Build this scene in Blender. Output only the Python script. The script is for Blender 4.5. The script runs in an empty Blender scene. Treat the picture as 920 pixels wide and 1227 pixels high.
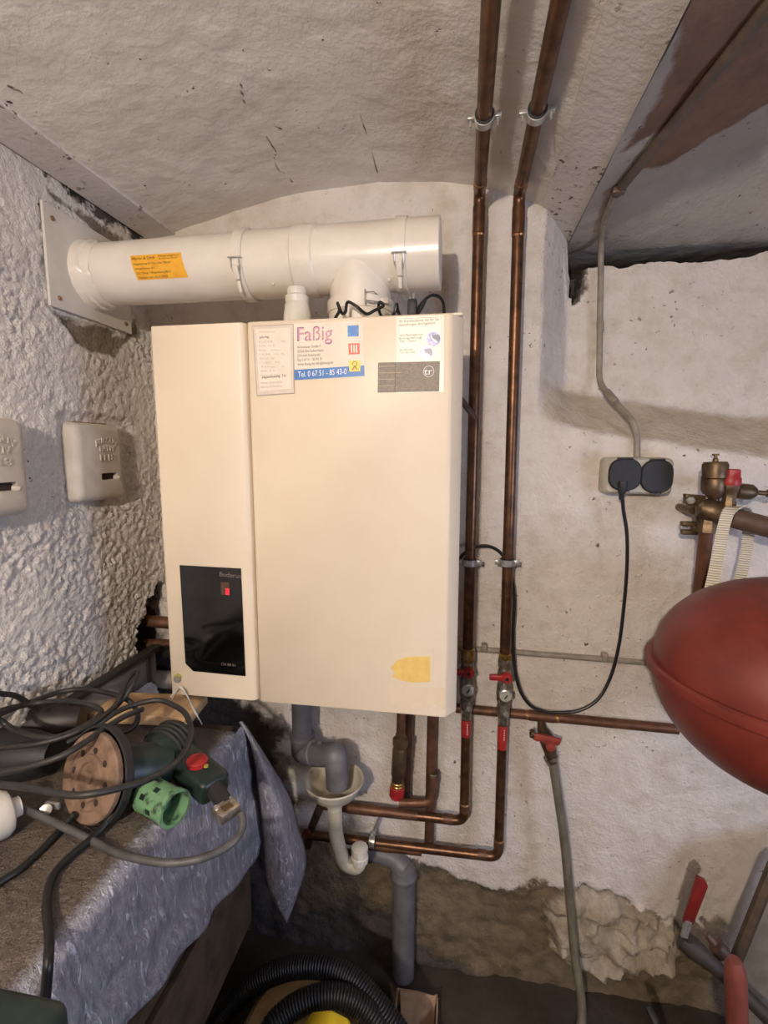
import bpy, bmesh, math, random
import numpy as np
from mathutils import Vector, Matrix

random.seed(7)
scene = bpy.context.scene
COL = scene.collection
V = Vector
PI = math.pi

# ------------------------------------------------------------------ camera
F_PX, YAW, PITCH = 581.0, 0.1624, 0.12624
CAM = V((0.0, 0.0, 1.7))
cam_d = bpy.data.cameras.new('camera')
cam_d.sensor_fit = 'VERTICAL'
cam_d.sensor_height = 36.0
cam_d.lens = 36.0 * F_PX / 1227.0
cam_d.clip_start = 0.01
cam = bpy.data.objects.new('camera', cam_d)
COL.objects.link(cam)
fw = V((-math.sin(YAW) * math.cos(PITCH), math.cos(YAW) * math.cos(PITCH), -math.sin(PITCH)))
rt = V((math.cos(YAW), math.sin(YAW), 0))
up = rt.cross(fw)
cam.matrix_world = Matrix(((rt.x, up.x, -fw.x, CAM.x), (rt.y, up.y, -fw.y, CAM.y),
                           (rt.z, up.z, -fw.z, CAM.z), (0, 0, 0, 1)))
scene.camera = cam

# ------------------------------------------------------------------ world, lights, exposure
w = bpy.data.worlds.new('world')
scene.world = w
w.use_nodes = True
w.node_tree.nodes['Background'].inputs[0].default_value = (0.74, 0.75, 0.84, 1)
w.node_tree.nodes['Background'].inputs[1].default_value = 0.22
scene.view_settings.view_transform = 'Standard'
scene.view_settings.look = 'None'
scene.view_settings.gamma = 1.0
scene.view_settings.use_curve_mapping = False
scene.view_settings.exposure = -0.40


def light(name, kind, loc, energy, color, size=0.1, target=None, size_y=None):
    d = bpy.data.lights.new(name, kind)
    d.energy = energy
    d.color = color
    if kind == 'AREA':
        d.shape = 'RECTANGLE'
        d.size = size
        d.size_y = size_y or size
    else:
        d.shadow_soft_size = size
    o = bpy.data.objects.new(name, d)
    o.location = loc
    if target is not None:
        o.rotation_euler = (V(target) - V(loc)).to_track_quat('-Z', 'Y').to_euler()
    COL.objects.link(o)
    return o


light('ceiling_bulb', 'POINT', (-0.32, -1.0, 2.10), 155, (1.0, 0.875, 0.765), 0.035)
light('cellar_window_daylight', 'AREA', (1.75, 0.0, 1.40), 27, (0.60, 0.70, 1.0), 0.6, (-0.5, 0.35, 0.85), 0.5)


# ------------------------------------------------------------------ pixel -> place helpers
def ray(px, py):
    return rt * ((px - 460) / F_PX) - up * ((py - 613.5) / F_PX) + fw


def A(px, py, y):
    d = ray(px, py)
    return CAM + d * (y / d.y)


def AX(px, py, x):
    d = ray(px, py)
    return CAM + d * (x / d.x)


def AZ(px, py, z):
    d = ray(px, py)
    return CAM + d * ((z - CAM.z) / d.z)


def pxm(n, y):                      # n pixels at depth y, in metres
    return n * y / F_PX


# ------------------------------------------------------------------ materials
def lin(c):
    def f(v):
        v /= 255.0
        return v / 12.92 if v <= 0.04045 else ((v + 0.055) / 1.055) ** 2.4
    return (f(c[0]), f(c[1]), f(c[2]), 1)


def new_mat(name):
    m = bpy.data.materials.new(name)
    m.use_nodes = True
    nt = m.node_tree
    return m, nt, nt.nodes['Principled BSDF']


def nd(nt, t, **kw):
    n = nt.nodes.new(t)
    for k, v in kw.items():
        setattr(n, k, v)
    return n


def noise(nt, co, scale, detail=4, rough=0.55, dist=0.0):
    n = nd(nt, 'ShaderNodeTexNoise')
    n.inputs['Scale'].default_value = scale
    n.inputs['Detail'].default_value = detail
    n.inputs['Roughness'].default_value = rough
    n.inputs['Distortion'].default_value = dist
    nt.links.new(co, n.inputs['Vector'])
    return n.outputs['Fac']


def ramp(nt, fac, a, b, ca=(0, 0, 0, 1), cb=(1, 1, 1, 1)):
    r = nd(nt, 'ShaderNodeValToRGB')
    r.color_ramp.elements[0].position = a
    r.color_ramp.elements[1].position = b
    r.color_ramp.elements[0].color = ca
    r.color_ramp.elements[1].color = cb
    nt.links.new(fac, r.inputs['Fac'])
    return r.outputs['Color']


def mix(nt, fac, a, b):
    m = nd(nt, 'ShaderNodeMix', data_type='RGBA')
    if isinstance(fac, (int, float)):
        m.inputs['Factor'].default_value = fac
    else:
        nt.links.new(fac, m.inputs['Factor'])
    for s, v in (('A', a), ('B', b)):
        sk = [i for i in m.inputs if i.name == s and i.type == 'RGBA'][0]
        if isinstance(v, tuple):
            sk.default_value = v
        else:
            nt.links.new(v, sk)
    return [o for o in m.outputs if o.type == 'RGBA'][0]


def math_n(nt, op, a, b=None):
    m = nd(nt, 'ShaderNodeMath', operation=op)
    for i, v in enumerate((a, b)):
        if v is None:
            continue
        if isinstance(v, (int, float)):
            m.inputs[i].default_value = v
        else:
            nt.links.new(v, m.inputs[i])
    return m.outputs[0]


def bump(nt, bsdf, h, strength, dist=0.01):
    b = nd(nt, 'ShaderNodeBump')
    b.inputs['Strength'].default_value = strength
    b.inputs['Distance'].default_value = dist
    nt.links.new(h, b.inputs['Height'])
    nt.links.new(b.outputs[0], bsdf.inputs['Normal'])


def pos(nt):
    return nd(nt, 'ShaderNodeNewGeometry').outputs['Position']


def pbr(name, c, c2=None, scale=25, rough=0.5, metal=0.0, bmp=0.0, bscale=120, lo=0.4, hi=0.65, coat=0.0, spec=None):
    m, nt, b = new_mat(name)
    b.inputs['Roughness'].default_value = rough
    b.inputs['Metallic'].default_value = metal
    if coat:
        b.inputs['Coat Weight'].default_value = coat
        b.inputs['Coat Roughness'].default_value = 0.1
    if spec is not None:
        b.inputs['Specular IOR Level'].default_value = spec
    p = pos(nt)
    if c2 is None:
        b.inputs['Base Color'].default_value = lin(c)
    else:
        f = ramp(nt, noise(nt, p, scale, 5), lo, hi)
        nt.links.new(mix(nt, f, lin(c), lin(c2)), b.inputs['Base Color'])
    if bmp:
        bump(nt, b, noise(nt, p, bscale, 5), bmp, 0.004)
    return m


def emis(name, c, s):
    m, nt, b = new_mat(name)
    b.inputs['Base Color'].default_value = lin(c)
    b.inputs['Emission Color'].default_value = lin(c)
    b.inputs['Emission Strength'].default_value = s
    return m


def plaster(name, c, c2, masks=(), speck=(90, 80, 70), speck_amt=0.70, bmp=0.4, bscale=70, cracks=False):
    """painted lime plaster; masks: (attribute, colour, colour2, edge noise) where the coat has come off, is stained or carries painted shade"""
    m, nt, b = new_mat(name)
    p = pos(nt)
    b.inputs['Roughness'].default_value = 0.85
    b.inputs['Specular IOR Level'].default_value = 0.25
    col = mix(nt, ramp(nt, noise(nt, p, 3.2, 6, 0.65), 0.35, 0.68), lin(c), lin(c2))
    sp = ramp(nt, noise(nt, p, 55, 3, 0.6), speck_amt, speck_amt + 0.03)
    big = ramp(nt, noise(nt, p, 6, 3), 0.48, 0.6)
    col = mix(nt, math_n(nt, 'MULTIPLY', sp, big), col, lin(speck))
    h = math_n(nt, 'ADD', noise(nt, p, bscale, 6, 0.6), math_n(nt, 'MULTIPLY', noise(nt, p, bscale * 0.3, 4), 1.2))
    if cracks:
        v = nd(nt, 'ShaderNodeTexVoronoi', feature='DISTANCE_TO_EDGE')
        v.inputs['Scale'].default_value = 2.3
        vm = nd(nt, 'ShaderNodeVectorMath', operation='ADD')
        nz = nd(nt, 'ShaderNodeTexNoise')
        nz.inputs['Scale'].default_value = 9
        nz.inputs['Detail'].default_value = 5
        nt.links.new(p, nz.inputs['Vector'])
        sc_ = nd(nt, 'ShaderNodeVectorMath', operation='SCALE')
        sc_.inputs['Scale'].default_value = 0.22
        nt.links.new(nz.outputs['Color'], sc_.inputs[0])
        nt.links.new(p, vm.inputs[0])
        nt.links.new(sc_.outputs[0], vm.inputs[1])
        nt.links.new(vm.outputs[0], v.inputs['Vector'])
        line = ramp(nt, v.outputs['Distance'], 0.001, 0.006, (1, 1, 1, 1), (0, 0, 0, 1))
        gate = ramp(nt, noise(nt, p, 4.5, 3), 0.56, 0.60)
        cm = math_n(nt, 'MULTIPLY', line, gate)
        col = mix(nt, math_n(nt, 'MULTIPLY', cm, 0.8), col, lin((70, 60, 52)))
        h = math_n(nt, 'SUBTRACT', h, math_n(nt, 'MULTIPLY', cm, 0.8))
    for attr, ca, cb, amp, shp in masks:
        at = nd(nt, 'ShaderNodeAttribute', attribute_name=attr)
        d = math_n(nt, 'ADD', at.outputs['Fac'],
                   math_n(nt, 'MULTIPLY', math_n(nt, 'SUBTRACT', noise(nt, p, 16, 7, 0.65), 0.5), amp))
        f = ramp(nt, math_n(nt, 'ADD', math_n(nt, 'MULTIPLY', d, shp), 0.5), 0.42, 0.58)
        cc = mix(nt, ramp(nt, noise(nt, p, 14, 7, 0.7), 0.35, 0.65), lin(ca), lin(cb))
        col = mix(nt, f, col, cc)
        h = math_n(nt, 'ADD', h, math_n(nt, 'MULTIPLY', f, -0.6))
    nt.links.new(col, b.inputs['Base Color'])
    bump(nt, b, h, bmp, 0.008)
    return m


M = {}
M['cream'] = pbr('cream_enamel', (222, 206, 182), (218, 201, 176), 6, 0.42, bmp=0.03, bscale=300)
M['cream_edge'] = pbr('cream_enamel_edge', (226, 214, 190), rough=0.35)
M['flue'] = pbr('white_lacquered_steel', (222, 213, 200), (212, 202, 188), 8, 0.28)
M['plate'] = pbr('white_plate_paint', (206, 200, 190), (196, 189, 178), 12, 0.5)
M['copper'] = pbr('aged_copper', (112, 78, 54), (78, 55, 40), 28, 0.36, 0.7, 0.1, 90)
M['copper_dull'] = pbr('dull_copper', (118, 80, 58), (84, 60, 46), 30, 0.5, 0.5, 0.15, 90)
M['copper_solder'] = pbr('soldered_copper', (196, 150, 104), (140, 90, 58), 60, 0.35, 0.85)
M['brass'] = pbr('brass', (196, 160, 92), (150, 116, 66), 50, 0.35, 0.9)
M['brass_dark'] = pbr('tarnished_brass', (112, 92, 68), (84, 68, 52), 40, 0.45, 0.7, 0.1)
M['steel'] = pbr('zinc_plated_steel', (196, 194, 188), (160, 156, 148), 60, 0.32, 0.65)
M['nickel'] = pbr('nickel_valve', (186, 178, 164), (132, 120, 104), 70, 0.35, 0.85, 0.1)
M['rubber'] = pbr('black_rubber', (26, 25, 25), (36, 34, 33), 30, 0.6)
M['black_cable'] = pbr('black_cable', (24, 23, 23), rough=0.42)
M['dirty_cable'] = pbr('dusty_cable', (46, 43, 41), (34, 32, 30), 40, 0.5)
M['grey_cable'] = pbr('grey_cable', (82, 80, 78), (62, 60, 58), 40, 0.5)
M['black_glass'] = pbr('black_glass', (10, 9, 9), rough=0.08, coat=0.5)
M['black_plastic'] = pbr('black_plastic', (30, 30, 32), (38, 37, 38), 40, 0.55)
M['red_plastic'] = pbr('red_plastic', (166, 40, 40), (142, 32, 33), 40, 0.45)
M['red_sleeve'] = pbr('red_sleeve', (172, 48, 44), (150, 40, 38), 40, 0.35)
M['vessel'] = pbr('red_vessel_paint', (120, 49, 39), (105, 42, 34), 14, 0.42)
M['grey_pvc'] = pbr('grey_pvc', (112, 110, 112), (92, 90, 92), 18, 0.5, bmp=0.05)
M['grey_pvc_dark'] = pbr('dark_grey_pvc', (88, 86, 90), (70, 69, 72), 18, 0.5)
M['funnel'] = pbr('ivory_plastic', (205, 198, 180), (180, 170, 146), 20, 0.45)
M['white_plastic'] = pbr('white_plastic', (216, 210, 198), (204, 196, 182), 20, 0.4)
M['socket_grey'] = pbr('socket_grey_plastic', (186, 180, 166), (172, 165, 150), 30, 0.45)
M['conduit'] = pbr('painted_conduit', (150, 140, 126), (130, 121, 108), 40, 0.6)
M['cast_paint'] = pbr('painted_cast_iron', (196, 188, 176), (180, 170, 156), 14, 0.6, bmp=0.25, bscale=60)
M['rust'] = pbr('rust', (122, 84, 54), (150, 120, 88), 60, 0.8)
M['paper'] = pbr('label_paper', (226, 214, 196), (220, 206, 186), 20, 0.5)
M['paper_white'] = pbr('label_white', (240, 236, 214), rough=0.4)
M['pocket'] = pbr('clear_pocket', (214, 200, 184), (206, 190, 174), 30, 0.25)
M['ink'] = pbr('ink_grey', (110, 98, 92), rough=0.6)
M['ink_dark'] = pbr('ink_dark', (44, 38, 40), rough=0.6)
M['ink_faint'] = pbr('ink_faint', (178, 160, 148), rough=0.6)
M['ink_white'] = pbr('ink_white', (236, 236, 238), rough=0.5)
M['ink_purple'] = pbr('ink_purple', (98, 62, 112), rough=0.5)
M['ink_pink'] = pbr('ink_pink', (206, 150, 160), rough=0.5)
M['blue_band'] = pbr('print_blue', (44, 110, 176), rough=0.4)
M['blue_sq'] = pbr('print_blue_square', (70, 140, 200), (46, 112, 180), 200, 0.4)
M['red_sq'] = pbr('print_red_square', (214, 90, 62), (196, 70, 50), 200, 0.4)
M['yellow_sq'] = pbr('print_yellow_square', (232, 202, 70), (222, 186, 50), 200, 0.4)
M['seal'] = pbr('holographic_seal', (110, 110, 180), (176, 170, 200), 160, 0.25)
M['seal_dark'] = pbr('seal_dark', (58, 60, 92), rough=0.3)
M['type_plate'] = pbr('type_plate_metal', (124, 113, 99), (104, 95, 83), 300, 0.5, 0.15, 0.1, 400)
M['residue'] = pbr('yellow_glue_residue', (226, 192, 112), (216, 180, 98), 40, 0.6)
M['ghost'] = pbr('faded_label_trace', (222, 204, 176), (216, 198, 170), 30, 0.5)
M['orange_label'] = pbr('orange_label', (232, 170, 44), (222, 156, 34), 60, 0.45)
M['green_tool'] = pbr('dark_green_tool', (30, 46, 40), (22, 32, 29), 30, 0.42)
M['green_cap'] = pbr('green_plastic_cap', (106, 146, 106), (58, 74, 60), 70, 0.5, lo=0.52, hi=0.66)
M['disc'] = pbr('worn_brown_pad', (132, 106, 86), (104, 82, 66), 40, 0.75, bmp=0.3, bscale=120)
M['raw_wood'] = pbr('raw_wood', (196, 164, 122), (170, 134, 94), 30, 0.7)
M['dark_wood'] = pbr('dark_old_wood', (84, 66, 48), (58, 46, 34), 20, 0.7, bmp=0.2, bscale=60)
M['grey_panel'] = pbr('grey_panel', (120, 116, 112), (104, 100, 96), 12, 0.6)
M['dark_frame'] = pbr('dark_frame', (36, 32, 30), rough=0.5)
M['beige'] = pbr('beige_plastic', (172, 148, 110), (150, 126, 92), 20, 0.5)
M['yellow'] = pbr('yellow_plastic', (206, 178, 40), rough=0.45)
M['hose_black'] = pbr('ribbed_black_hose', (26, 25, 25), rough=0.45)
M['cardboard'] = pbr('cardboard', (164, 134, 104), (140, 112, 86), 30, 0.8)
M['garden_hose'] = pbr('grey_green_hose', (112, 106, 90), (92, 86, 72), 30, 0.5)
M['brown_pipe'] = pbr('brown_painted_pipe', (96, 72, 58), (78, 58, 47), 30, 0.45)
M['lever_red'] = pbr('lever_red', (118, 32, 25), (100, 27, 22), 30, 0.4)
M['salmon'] = pbr('salmon_handle', (128, 68, 57), (112, 58, 49), 20, 0.5)
M['board_grey'] = pbr('weathered_board', (118, 110, 98), (98, 90, 80), 14, 0.7)
M['cavity'] = pbr('dark_cavity', (40, 32, 27), (58, 42, 34), 20, 0.9)  # dark insides of gap, slot and pad holes put into the colour
M['display'] = pbr('display_window', (84, 56, 46), rough=0.2)
M['digit'] = emis('display_digit', (240, 30, 50), 1.6)
M['olive'] = pbr('olive_ring', (150, 140, 60), rough=0.4)
M['knob_face'] = pbr('dial_grey', (168, 164, 156), rough=0.35)
M['dark_iron'] = pbr('dark_iron', (56, 46, 38), (42, 35, 29), 30, 0.65)
M['knob_grey'] = pbr('knob_grey', (126, 120, 110), rough=0.4)


def strap_mat():
    m, nt, b = new_mat('woven_white_strap')
    b.inputs['Roughness'].default_value = 0.8
    p = pos(nt)
    wv = nd(nt, 'ShaderNodeTexWave', bands_direction='Z')
    wv.inputs['Scale'].default_value = 60
    wv.inputs['Distortion'].default_value = 1.0
    nt.links.new(p, wv.inputs['Vector'])
    nt.links.new(mix(nt, ramp(nt, wv.outputs['Fac'], 0.1, 0.45), lin((150, 138, 116)), lin((214, 206, 188))), b.inputs['Base Color'])
    bump(nt, b, wv.outputs['Fac'], 0.5, 0.002)
    return m


def film_mat():
    m, nt, b = new_mat('dust_sheet_film')
    p = pos(nt)
    b.inputs['Roughness'].default_value = 0.30
    b.inputs['Specular IOR Level'].default_value = 0.8
    mp = nd(nt, 'ShaderNodeMapping')
    mp.inputs['Scale'].default_value = (1.0, 1.0, 0.22)
    nt.links.new(p, mp.inputs['Vector'])
    n1 = noise(nt, mp.outputs[0], 90, 6, 0.7)
    n2 = noise(nt, mp.outputs[0], 30, 5, 0.6, 1.0)
    n3 = noise(nt, p, 160, 4, 0.6)
    mp2 = nd(nt, 'ShaderNodeMapping')
    mp2.inputs['Scale'].default_value = (1.0, 1.0, 0.30)
    nt.links.new(p, mp2.inputs['Vector'])
    n4 = ramp(nt, noise(nt, mp2.outputs[0], 100, 4, 0.6, 0.8), 0.55, 0.66)
    at = nd(nt, 'ShaderNodeAttribute', attribute_name='dust')
    c1 = mix(nt, ramp(nt, n1, 0.35, 0.7), lin((118, 116, 124)), lin((168, 167, 176)))
    c2 = mix(nt, ramp(nt, noise(nt, p, 9, 5), 0.35, 0.65), lin((100, 88, 78)), lin((78, 68, 60)))
    c1 = mix(nt, math_n(nt, 'MULTIPLY', n4, 0.8), c1, lin((226, 228, 238)))  # white crinkle highlights painted into the film colour
    nt.links.new(mix(nt, at.outputs['Fac'], c1, c2), b.inputs['Base Color'])
    h = math_n(nt, 'ADD', math_n(nt, 'MULTIPLY', n2, 0.5), math_n(nt, 'ADD', math_n(nt, 'MULTIPLY', n1, 0.6), math_n(nt, 'ADD', math_n(nt, 'MULTIPLY', n3, 0.35), math_n(nt, 'MULTIPLY', n4, 0.25))))
    bump(nt, b, h, 1.0, 0.009)
    return m


M['strap'] = strap_mat()
M['film'] = film_mat()


# ------------------------------------------------------------------ mesh helpers
class MB:
    def __init__(self):
        self.bm = bmesh.new()

    def _face(self, vs):
        try:
            self.bm.faces.new(vs)
        except ValueError:
            pass

    def box(self, lo, hi, bev=0.0, seg=2, rot=None, about=None):
        lo, hi = V(lo), V(hi)
        t = bmesh.new()
        bmesh.ops.create_cube(t, size=1.0)
        for v in t.verts:
            v.co = V(((v.co.x + .5) * (hi.x - lo.x) + lo.x, (v.co.y + .5) * (hi.y - lo.y) + lo.y, (v.co.z + .5) * (hi.z - lo.z) + lo.z))
        if bev:
            bmesh.ops.bevel(t, geom=t.edges[:], offset=bev, segments=seg, profile=0.5, affect='EDGES')
        if rot is not None:
            a = V(about) if about is not None else (lo + hi) / 2
            for v in t.verts:
                v.co = rot @ (v.co - a) + a
        self._merge(t)
        return self

    def _merge(self, t):
        me = bpy.data.meshes.new('tmp')
        t.to_mesh(me)
        t.free()
        self.bm.from_mesh(me)
        bpy.data.meshes.remove(me)

    def obox(self, c, ax, ay, az, sx, sy, sz, bev=0.0, seg=2):
        """box with its own axes"""
        t = bmesh.new()
        bmesh.ops.create_cube(t, size=1.0)
        for v in t.verts:
            v.co = V((v.co.x * sx, v.co.y * sy, v.co.z * sz))
        if bev:
            bmesh.ops.bevel(t, geom=t.edges[:], offset=bev, segments=seg, profile=0.5, affect='EDGES')
        for v in t.verts:
            v.co = V(c) + ax * v.co.x + ay * v.co.y + az * v.co.z
        self._merge(t)
        return self

    def prism(self, pts, off, bev=0.0, seg=2):
        t = bmesh.new()
        a = [t.verts.new(V(p)) for p in pts]
        b = [t.verts.new(V(p) + V(off)) for p in pts]
        n = len(pts)
        t.faces.new(a)
        t.faces.new(b[::-1])
        for i in range(n):
            t.faces.new((a[i], b[i], b[(i + 1) % n], a[(i + 1) % n]))
        bmesh.ops.recalc_face_normals(t, faces=t.faces[:])
        if bev:
            bmesh.ops.bevel(t, geom=t.edges[:], offset=bev, segments=seg, profile=0.5, affect='EDGES')
        self._merge(t)
        return self

    def rings(self, rings, caps=True, closed=False):
        bm = self.bm
        R = [[bm.verts.new(p) for p in r] for r in rings]
        n = len(R[0])
        m = len(R)
        for i in range(m if closed else m - 1):
            a, b = R[i], R[(i + 1) % m]
            for j in range(n):
                self._face((a[j], a[(j + 1) % n], b[(j + 1) % n], b[j]))
        if caps and not closed:
            self._face(R[0][::-1])
            self._face(R[-1])
        return self

    def tube(self, pts, r, n=12, bend=0.0, bseg=6, flat=None, closed=False):
        pts = [V(p) for p in pts]
        if bend:
            rin = list(r) if isinstance(r, (list, tuple)) else None
            rout = [rin[0]] if rin else None
            out = [pts[0]]
            for i in range(1, len(pts) - 1):
                p, a, b = pts[i], pts[i - 1], pts[i + 1]
                da, db = (a - p), (b - p)
                k = min(bend, da.length * 0.45, db.length * 0.45)
                s, e = p + da.normalized() * k, p + db.normalized() * k
                for q in range(bseg + 1):
                    u = q / bseg
                    out.append(s * (1 - u) ** 2 + p * 2 * u * (1 - u) + e * u * u)
                    if rin:
                        rout.append(rin[i])
            out.append(pts[-1])
            pts = out
            if rin:
                r = rout + [rin[-1]]
        rs = r if isinstance(r, (list, tuple)) else [r] * len(pts)
        m = len(pts)
        T = []
        for i in range(m):
            if closed:
                t = pts[(i + 1) % m] - pts[i - 1]
            else:
                t = pts[min(i + 1, m - 1)] - pts[max(i - 1, 0)]
            T.append(t.normalized())
        ref = V((0, 0, 1)) if abs(T[0].z) < 0.9 else V((1, 0, 0))
        u = T[0].cross(ref).normalized()
        rings = []
        for i in range(m):
            u = (u - T[i] * u.dot(T[i]))
            u.normalize()
            v = T[i].cross(u)
            fu, fv = flat if flat else (1, 1)
            rings.append([pts[i] + (u * math.cos(2 * PI * j / n) * fu + v * math.sin(2 * PI * j / n) * fv) * rs[i] for j in range(n)])
        return self.rings(rings, closed=closed)

    def lathe(self, o, axis, prof, n=24, caps=True):
        """prof: (radius, height along axis)"""
        o, ax = V(o), V(axis).normalized()
        ref = V((0, 0, 1)) if abs(ax.z) < 0.9 else V((1, 0, 0))
        u = ax.cross(ref).normalized()
        v = ax.cross(u)
        rings = [[o + ax * h + (u * math.cos(2 * PI * j / n) + v * math.sin(2 * PI * j / n)) * max(r, 1e-5) for j in range(n)] for r, h in prof]
        return self.rings(rings, caps)

    def cyl(self, a, b, r, n=16, r2=None):
        a, b = V(a), V(b)
        return self.lathe(a, b - a, [(r, 0), (r2 if r2 is not None else r, (b - a).length)], n)

    def torus(self, c, axis, R, r, n=28, m=8, arc=2 * PI):
        ax = V(axis).normalized()
        ref = V((0, 0, 1)) if abs(ax.z) < 0.9 else V((1, 0, 0))
        u = ax.cross(ref).normalized()
        v = ax.cross(u)
        pts = [V(c) + (u * math.cos(2 * PI * i / n) + v * math.sin(2 * PI * i / n)) * R for i in range(n)]
        return self.tube(pts, r, m, closed=True)


BASE = {}


def build(name, mb, mat, parent=None, sharp=35, label=None):
    bm = mb.bm if isinstance(mb, MB) else mb
    off = BASE.get(parent.name, V((0, 0, 0))) if parent is not None else V((0, 0, 0))
    bmesh.ops.recalc_face_normals(bm, faces=bm.faces[:])
    if parent is not None:
        bmesh.ops.translate(bm, verts=bm.verts[:], vec=-off)
    me = bpy.data.meshes.new(name)
    bm.to_mesh(me)
    bm.free()
    return link_mesh(name, me, mat, parent, sharp, label, off)


def link_mesh(name, me, mat, parent=None, sharp=35, label=None, off=V((0, 0, 0))):
    me.materials.append(M[mat] if isinstance(mat, str) else mat)
    me.polygons.foreach_set('use_smooth', [True] * len(me.polygons))
    me.set_sharp_from_angle(angle=math.radians(sharp))
    o = bpy.data.objects.new(name, me)
    COL.objects.link(o)
    if parent is not None:
        o.parent = parent
        BASE[o.name] = off
    if label:
        o['label'] = label
    return o


def thing(name, label, cat, loc, group=None):
    o = bpy.data.objects.new(name, None)
    o.empty_display_size = 0.05
    o.location = loc
    COL.objects.link(o)
    o['label'] = label
    o['category'] = cat
    if group:
        o['group'] = group
    BASE[o.name] = V(loc)
    return o


def single(name, mb, mat, label, cat, sharp=35, group=None):
    """a thing that is one mesh; origin moved to the base of its bounds"""
    bm = mb.bm
    xs = [v.co for v in bm.verts]
    c = V(((min(p.x for p in xs) + max(p.x for p in xs)) / 2, (min(p.y for p in xs) + max(p.y for p in xs)) / 2, min(p.z for p in xs)))
    bmesh.ops.translate(bm, verts=bm.verts[:], vec=-c)
    o = build(name, mb, mat, None, sharp)
    o.location = c
    o['label'] = label
    o['category'] = cat
    if group:
        o['group'] = group
    return o


def struct(o):
    o['kind'] = 'structure'
    return o


def spline(pts, k=8, closed=False):
    P = [V(p) for p in pts]
    n = len(P)
    out = []
    for i in range(n if closed else n - 1):
        if closed:
            p0, p1, p2, p3 = P[i - 1], P[i], P[(i + 1) % n], P[(i + 2) % n]
        else:
            p0, p1, p2, p3 = P[max(i - 1, 0)], P[i], P[i + 1], P[min(i + 2, n - 1)]
        for q in range(k):
            t = q / k
            out.append(0.5 * ((2 * p1) + (p2 - p0) * t + (2 * p0 - 5 * p1 + 4 * p2 - p3) * t * t + (3 * p1 - p0 - 3 * p2 + p3) * t ** 3))
    if not closed:
        out.append(P[-1])
    return out


# lettering: a font outline turned into a flat printed mesh
def glyphs(s):
    cu = bpy.data.curves.new('lettering', 'FONT')
    cu.body = s
    cu.resolution_u = 3
    o = bpy.data.objects.new('lettering', cu)
    COL.objects.link(o)
    dg = bpy.context.evaluated_depsgraph_get()
    me = bpy.data.meshes.new_from_object(o.evaluated_get(dg))
    bpy.data.objects.remove(o)
    bpy.data.curves.remove(cu)
    return me


def lettering(name, s, mapping, mat, parent, off=None, raise_=None):
    """mapping(u, v): u 0..1 along the line, v 0..1 from baseline to cap height"""
    me = glyphs(s)
    n = len(me.vertices)
    co = np.empty(n * 3)
    me.vertices.foreach_get('co', co)
    co = co.reshape(-1, 3)
    x0, x1 = co[:, 0].min(), co[:, 0].max()
    cap = 0.70
    base = BASE[parent.name]
    new = []
    for c in co:
        p = mapping((c[0] - x0) / (x1 - x0), c[1] / cap) - base
        new.append(p)
    me.vertices.foreach_set('co', np.array(new).reshape(-1))
    me.update()
    if raise_ is not None:
        bm = bmesh.new()
        bm.from_mesh(me)
        r = bmesh.ops.extrude_face_region(bm, geom=bm.faces[:])
        bmesh.ops.translate(bm, verts=[e for e in r['geom'] if isinstance(e, bmesh.types.BMVert)], vec=V(raise_))
        bmesh.ops.recalc_face_normals(bm, faces=bm.faces[:])
        bm.to_mesh(me)
        bm.free()
    return link_mesh(name, me, mat, parent, 30, None, base)


def flat_line(pa, pb, hpx, y):
    """baseline from pixel pa to pixel pb on the plane y"""
    a, b = A(*pa, y), A(*pb, y)
    t = (A(pa[0], pa[1] - hpx, y) - a)
    return lambda u, v: a + (b - a) * u + t * v


# numpy value noise
LATT = {}


def vnoise(x, y, scale, seed):
    if seed not in LATT:
        LATT[seed] = np.random.RandomState(seed).rand(256, 256)
    L = LATT[seed]
    x, y = np.asarray(x) * scale + 1000, np.asarray(y) * scale + 1000
    xi, yi = np.floor(x).astype(int), np.floor(y).astype(int)
    fx, fy = x - xi, y - yi
    fx, fy = fx * fx * (3 - 2 * fx), fy * fy * (3 - 2 * fy)
    g = lambda i, j: L[i % 256, j % 256]
    return (g(xi, yi) * (1 - fx) * (1 - fy) + g(xi + 1, yi) * fx * (1 - fy) + g(xi, yi + 1) * (1 - fx) * fy + g(xi + 1, yi + 1) * fx * fy)


def fbm(x, y, scale, seed, oct_=4):
    s, a, t = 0, 1.0, 0
    for k in range(oct_):
        s = s + a * vnoise(x, y, scale * 2 ** k, seed + k)
        t += a
        a *= 0.5
    return s / t


def sdist(x, y, poly):
    """signed distance to a polygon, positive inside"""
    x, y = np.asarray(x), np.asarray(y)
    d = np.full(x.shape, 1e9)
    inside = np.zeros(x.shape, bool)
    n = len(poly)
    for i in range(n):
        ax, ay = poly[i]
        bx, by = poly[(i + 1) % n]
        ex, ey = bx - ax, by - ay
        t = np.clip(((x - ax) * ex + (y - ay) * ey) / (ex * ex + ey * ey + 1e-12), 0, 1)
        d = np.minimum(d, np.hypot(x - ax - t * ex, y - ay - t * ey))
        cond = ((ay > y) != (by > y)) & (x < (bx - ax) * (y - ay) / (by - ay + 1e-12) + ax)
        inside ^= cond
    return np.where(inside, d, -d)


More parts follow.
